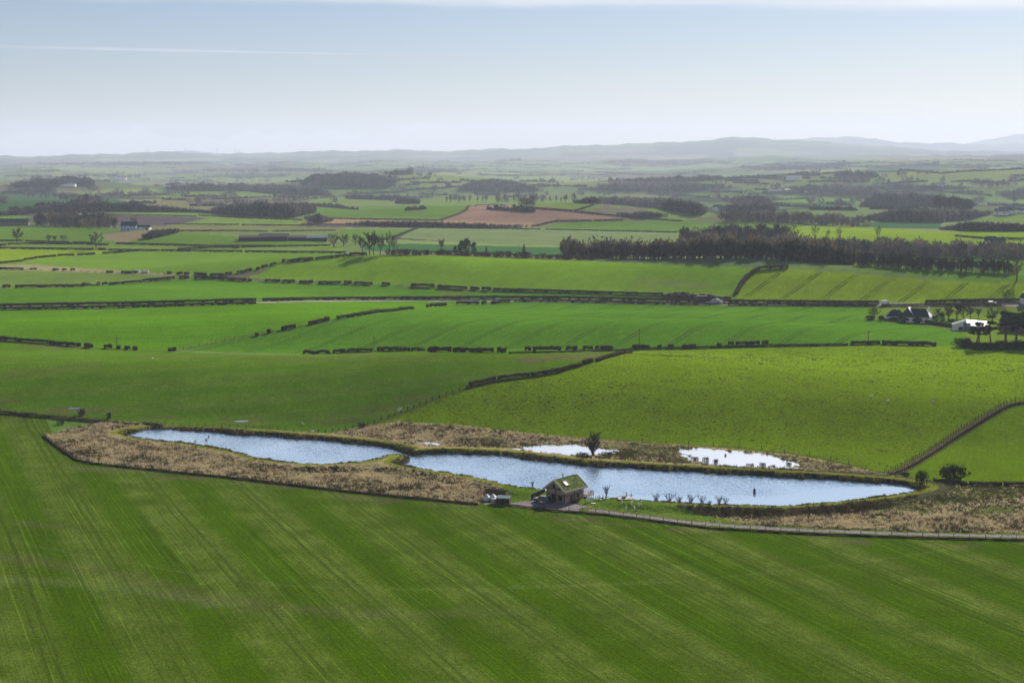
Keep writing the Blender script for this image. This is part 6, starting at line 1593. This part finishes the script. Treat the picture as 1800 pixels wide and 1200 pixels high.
# farmhouse far left
l, k = hz_(228, 405)
house('white_farmhouse', l, R(-8), 15.5, 8, 4.8, 8.4, M_BLUEW, M_SLATE, 'pale farmhouse with a dark roof at the end of the left wood', 'house', 0, tuple((x, z, 1.1, 1.3) for z in (1.5, 3.9) for x in (-6, -3, 3, 6)), ((-7,0,1.2),(7,0,1.2)), door=(0,1.2,2.2), win_m=M_FRAME)
l, k = hz_(252, 404)
house('white_shed', l, R(-5), 14, 6, 2.8, 4.6, M_WHITE, M_SLATE, 'low pale outbuilding right of the farmhouse', 'shed', 0, ((-4,1.3,1.2,1.),(1,1.3,1.2,1.)), (), door=(4,2.4,2.2))
l, k = hz_(186, 398)
house('wood_house', l, R(10), 9, 7, 9, 13, M_RED, M_GREYW, 'tall roof showing above the trees of the left wood', 'house', 0, ((-2,6,1.1,1.4),(2,6,1.1,1.4)), ((4,0,1.2),))
l, k = hz_(22, 397)
house('brick_terrace', l, R(3), 38, 8, 5.0, 8.2, M_RED, M_SLATE, 'long dark terrace with a row of chimneys at far left', 'house', 0, tuple((-16+4.5*i, z, 1.2, 1.4) for i in range(8) for z in (1.6, 4.0)), tuple((-17+5.6*i, 0, 1.1) for i in range(7)))
# dark barns
BA = ((447,422,26,12,2.6,4.4,M_BARN,'left long dark barn in the hollow'),(482,421.5,26,14,3.2,5.6,M_BARN,'high dark barn in the middle of the hollow'),(515,421.5,24,12,2.4,4.2,M_BARN,'dark barn right of the high one'),(546,422.5,30,11,2.6,4.2,M_BARNB,'long blue grey roofed barn at the right of the hollow'))
for px, py, w, d, ev, rg, m, lab in BA:
    l, k = hz_(px, py)
    house('barn', l, R(rng.uniform(-5, 5)), w, d, ev, rg, M_BARN, m, lab, 'barn', 0, (), (), 'dark barns in the hollow', door=(-w*.2, 4., ev*.85))
# gabled farm, hamlet and scattered far houses
FH = [(1741,430,0,9,7,4,7.5,M_WHITE,M_SLATE,'white gabled farm house above the long wood at right'),(1752,430,8,14,8,3.5,6.5,M_BARN,M_SLATE,'long dark byre right of the white gabled farm house'),
 (1407,386,10,12,8,5,8,M_WHITE,M_SLATE,'white house showing through the wood'),(1416,386.5,-20,8,7,4,7,M_WHITE,M_SLATE,'smaller white house right of the one in the wood'),
 (1760,378,-25,18,10,5,9,M_WHITE,M_GREYW,'left white gable of the hillside steading'),(1768,376,-25,18,10,5,9,M_WHITE,M_SLATE,'middle dark roofed house of the hillside steading'),(1776,375,-25,16,10,5,9,M_WHITE,M_GREYW,'right white house of the hillside steading'),(1790,374,-10,14,8,4,7,M_WHITE,M_SLATE,'small house right of the hillside steading'),
 (1262,369,10,16,9,5,8.5,M_WHITE,M_SLATE,'left house of the hamlet under the belt wood'),(1275,371,-10,18,9,5,8.5,M_GREYW,M_GREYW,'grey roofed house of the hamlet'),(1287,372,0,16,9,5,8.5,M_WHITE,M_SLATE,'white ended house of the hamlet'),(1305,372,6,34,12,4,7,M_GREYW,M_GREYW,'long grey shed of the hamlet'),
 (1428,338,3,40,14,6,9,M_WHITE,M_GREYW,'bright long shed of the distant farm'),(1400,338,3,60,16,6,9,M_GREYW,M_SLATE,'long dark shed of the distant farm'),(1370,339,0,55,14,5,8,M_GREYW,M_GREYW,'low grey shed left of the distant farm'),
 (1494,293,0,30,16,8,13,M_WHITE,M_SLATE,'tiny white house on the high right slope'),(1650,329,0,34,14,7,11,M_WHITE,M_SLATE,'tiny white house on the road below the pale slope'),(1395,317,0,40,18,8,12,M_WHITE,M_GREYW,'tiny pale house left of the bean shaped plantation'),
 (214,316,0,40,20,9,14,M_WHITE,M_GREYW,'tiny bright house on the left valley side'),(112,328,0,60,18,6,9,M_WHITE,M_GREYW,'long pale shed on the left valley side'),(300,330,0,26,14,7,11,M_WHITE,M_SLATE,'left house of the valley village'),(318,331,20,24,14,7,11,M_GREYW,M_GREYW,'second house of the valley village'),(335,330,-15,26,14,7,11,M_WHITE,M_SLATE,'third house of the valley village'),(310,328,10,24,14,7,11,M_WHITE,M_SLATE,'upper house of the valley village'),(352,331,0,26,12,7,11,M_GREYW,M_SLATE,'last house of the valley village'),(1795,521,10,0,0,0,0,None,None,'')]
for px, py, rz, w, d, ev, rg, wm, rm, lab in FH:
    if not lab: continue
    l, k = hz_(px, py)
    house('farm_house' if 'shed' not in lab and 'byre' not in lab else 'farm_shed', l, R(rz), w, d, ev, rg, wm, rm, lab, 'house' if 'shed' not in lab and 'byre' not in lab else 'shed', 0, ((-w*.25, ev*.6, w*.12, ev*.3), (w*.25, ev*.6, w*.12, ev*.3)) if px > 1700 or px in (1407, 1416) else (), ((w*.4, 0, 1.),) if 'house' in lab else ())
# river glint
gx_, gy_ = at(737, 349)
RIV = world_poly([(708,350.3),(722,349.2),(742,348.5),(764,348.7),(762,349.8),(742,350),(722,350.8)], True, 6)
zr = float(T(RIV[:,0], RIV[:,1]).max())+.3
m_ = MB(); m_.add([(a, b, zr) for a, b in RIV], [tuple(range(len(RIV)))]); tag(m_.build('river_water', water_mat('river', .01)), kind='structure')
# ---------------------------------------------------------------- heap, trailer, rubble and vehicles by the lane
def heap(px, py, wpx, hpx, m, name, label, cat, n=60):
    x, y, z = P3(px, py); k = scale_at(x, y, z); w, h = wpx/k, hpx/k
    mb = MB()
    for _ in range(n):
        a = rng.uniform(-.5, .5); b = rng.uniform(-.5, .5); t = max(.15, 1-(2*a)**2)*max(.2, 1-(1.6*b)**2)
        r = h*rng.uniform(.18, .42); mb.ball((a*w, b*min(w*.5, 9), h*t*rng.uniform(.2, .8)), (r*1.6, r*1.3, r), 0, 6, 4, .5)
    o = mb.build(name, m); o.location = (x, y, z); return tag(o, label, cat)
heap(1195, 521, 58, 8, M_DUNG, 'manure_heap', 'long dark brown manure heap beyond the lane', 'heap', 90)
heap(1238, 523, 40, 7, M_DUNG, 'manure_heap', 'lower brown heap right behind the dark trailer', 'heap', 60)
heap(1272, 524, 34, 4, M_DUNG, 'manure_heap', 'thin brown heap reaching the curving hedge', 'heap', 50)
heap(1259, 533, 18, 8, M_STONE, 'rubble_heap', 'pale rubble heap in the gap of the lane hedge', 'heap', 50)
x, y, z = P3(1234, 527)
e = empty('trailer', (x, y, z), 0, 'black farm trailer standing before the brown heap', 'trailer')
MB().box(-3.1, -1.1, .75, 3.1, 1.1, 2.2).build('body', M_BARN, e); MB().box(-4.6, -.12, .7, -3.1, .12, .85).build('drawbar', M_STEEL, e); MB().box(-3.9, -1.0, .85, -3.102, 1.0, 1.3).build('ramp', M_BARN, e)
for xx in (-.6, .7):
    for s in (-1, 1): wo = MB().tube([(0,-.14,0),(0,.14,0)], .45, 14).build('wheel', M_RUB, e); wo.location = (xx, s*1.0, .45)
def van(px, py, label, m, L2=2.4, hgt=1.95, group=None):
    x, y, z = P3(px, py)
    e = empty('white_van', (x, y, z), R(2), label, 'van', group)
    b = MB().prism([(-L2,.35),(L2,.35),(L2,1.0),(L2-.75,1.15),(L2-1.45,hgt-.08),(L2-1.7,hgt),(-L2+.1,hgt),(-L2,hgt-.15)], -.9, .9).build('body', m, e)
    MB().add([(L2-.78,-.75,1.2),(L2-.78,.75,1.2),(L2-1.42,.7,hgt-.12),(L2-1.42,-.7,hgt-.12)], [(0,1,2,3)]).build('windscreen', M_GLASS, b).location = (.05, 0, .03)
    MB().box(L2-1.9, -.93, 1.15, L2-1.2, -.905, 1.6).build('side_window', M_GLASS, b)
    for xx in (-L2*.6, L2*.6):
        for s in (-1, 1): wo = MB().tube([(0,-.1,0),(0,.1,0)], .34, 12).build('wheel', M_RUB, e); wo.location = (xx, s*.84, .34)
    for s in (-1, 1): MB().box(L2-.03, s*.6-.14, .75, L2+.03, s*.6+.14, .95).build('headlight', M_WHITEF, b)
x0_, y0_ = at(1557, 536.2)
van(1557, 536.2, 'white van driving along the lane past the houses', M_WHITE, 2.5, 2.6)
van(1744, 535, 'pale car parked by the lane at right', M_GALV, 2.1, 1.7)
for k, (px, py) in enumerate(((241.5, 479), (253, 479.3), (257, 479.5))):
    x, y, z = P3(px, py); b = MB().tube([(-.75,0,.62),(-.66,0,.62),(.66,0,.62),(.75,0,.62)], [.52,.62,.62,.52], 14).build('wrapped_bale', M_BAG); b.location = (x, y, z); b.scale = (2.0, 1.4, 1.4)
    tag(b, ('left','middle','right')[k]+' white wrapped bale on the strawy strip', 'bale', 'white bales')
x, y, z = P3(703, 722.5)
e = empty('field_gate', (x, y, z), R(50), 'pale metal gate in the wire fence climbing the pasture edge', 'gate')
m_ = MB()
for q in range(5): m_.tube([(-1.5,0,.25+q*.22),(1.5,0,.25+q*.22)], .03, 5)
m_.build('bars', M_GALV, e)
for q in (-1.5, 1.5): MB().tube([(q,0,-.2),(q,0,1.3)], .06, 6).build('post', M_POST, e)
# ---------------------------------------------------------------- wind turbines on the left skyline
for k, (px, ty) in enumerate(((331, 262), (386, 263.5), (417, 264), (424, 265), (265, 263))):
    D = 18600.; u = (px-900)/F; x, y = u*D, D; zt = H+(HZ-ty)*D/F; zb = tz(x, y)-2
    h = max(20, zt-zb)
    e = empty('wind_turbine', (x, y, zb), rng.uniform(-.5, .5), ('white wind turbine between the twin low hilltops','tall white wind turbine right of the hilltops','left of the close pair of wind turbines','right of the close pair of wind turbines','short wind turbine at the left foot of the hilltops')[k], 'wind turbine', 'wind turbines on the skyline')
    MB().tube([(0,0,0),(0,0,h)], [3.2, 1.8], 8).build('tower', M_GREYW, e); MB().box(-1.5, -4, h-1.5, 1.5, 3, h+1.5).build('nacelle', M_GREYW, e)
    a0 = rng.uniform(0, 2)
    for q in range(3):
        a = a0+q*2.094; c_, s_ = math.cos(a), math.sin(a); b = 34
        MB().add([(c_*1-s_*2.2,-4.2,h+s_*1+c_*2.2),(c_*1+s_*2.2,-4.2,h+s_*1-c_*2.2),(c_*b,-4.2,h+s_*b),(c_*1-s_*2.2,-4.8,h+s_*1+c_*2.2),(c_*1+s_*2.2,-4.8,h+s_*1-c_*2.2),(c_*b,-4.6,h+s_*b)], [(0,1,2),(5,4,3),(0,3,4,1),(1,4,5,2),(2,5,3,0)]).build('blade', M_GREYW, e)
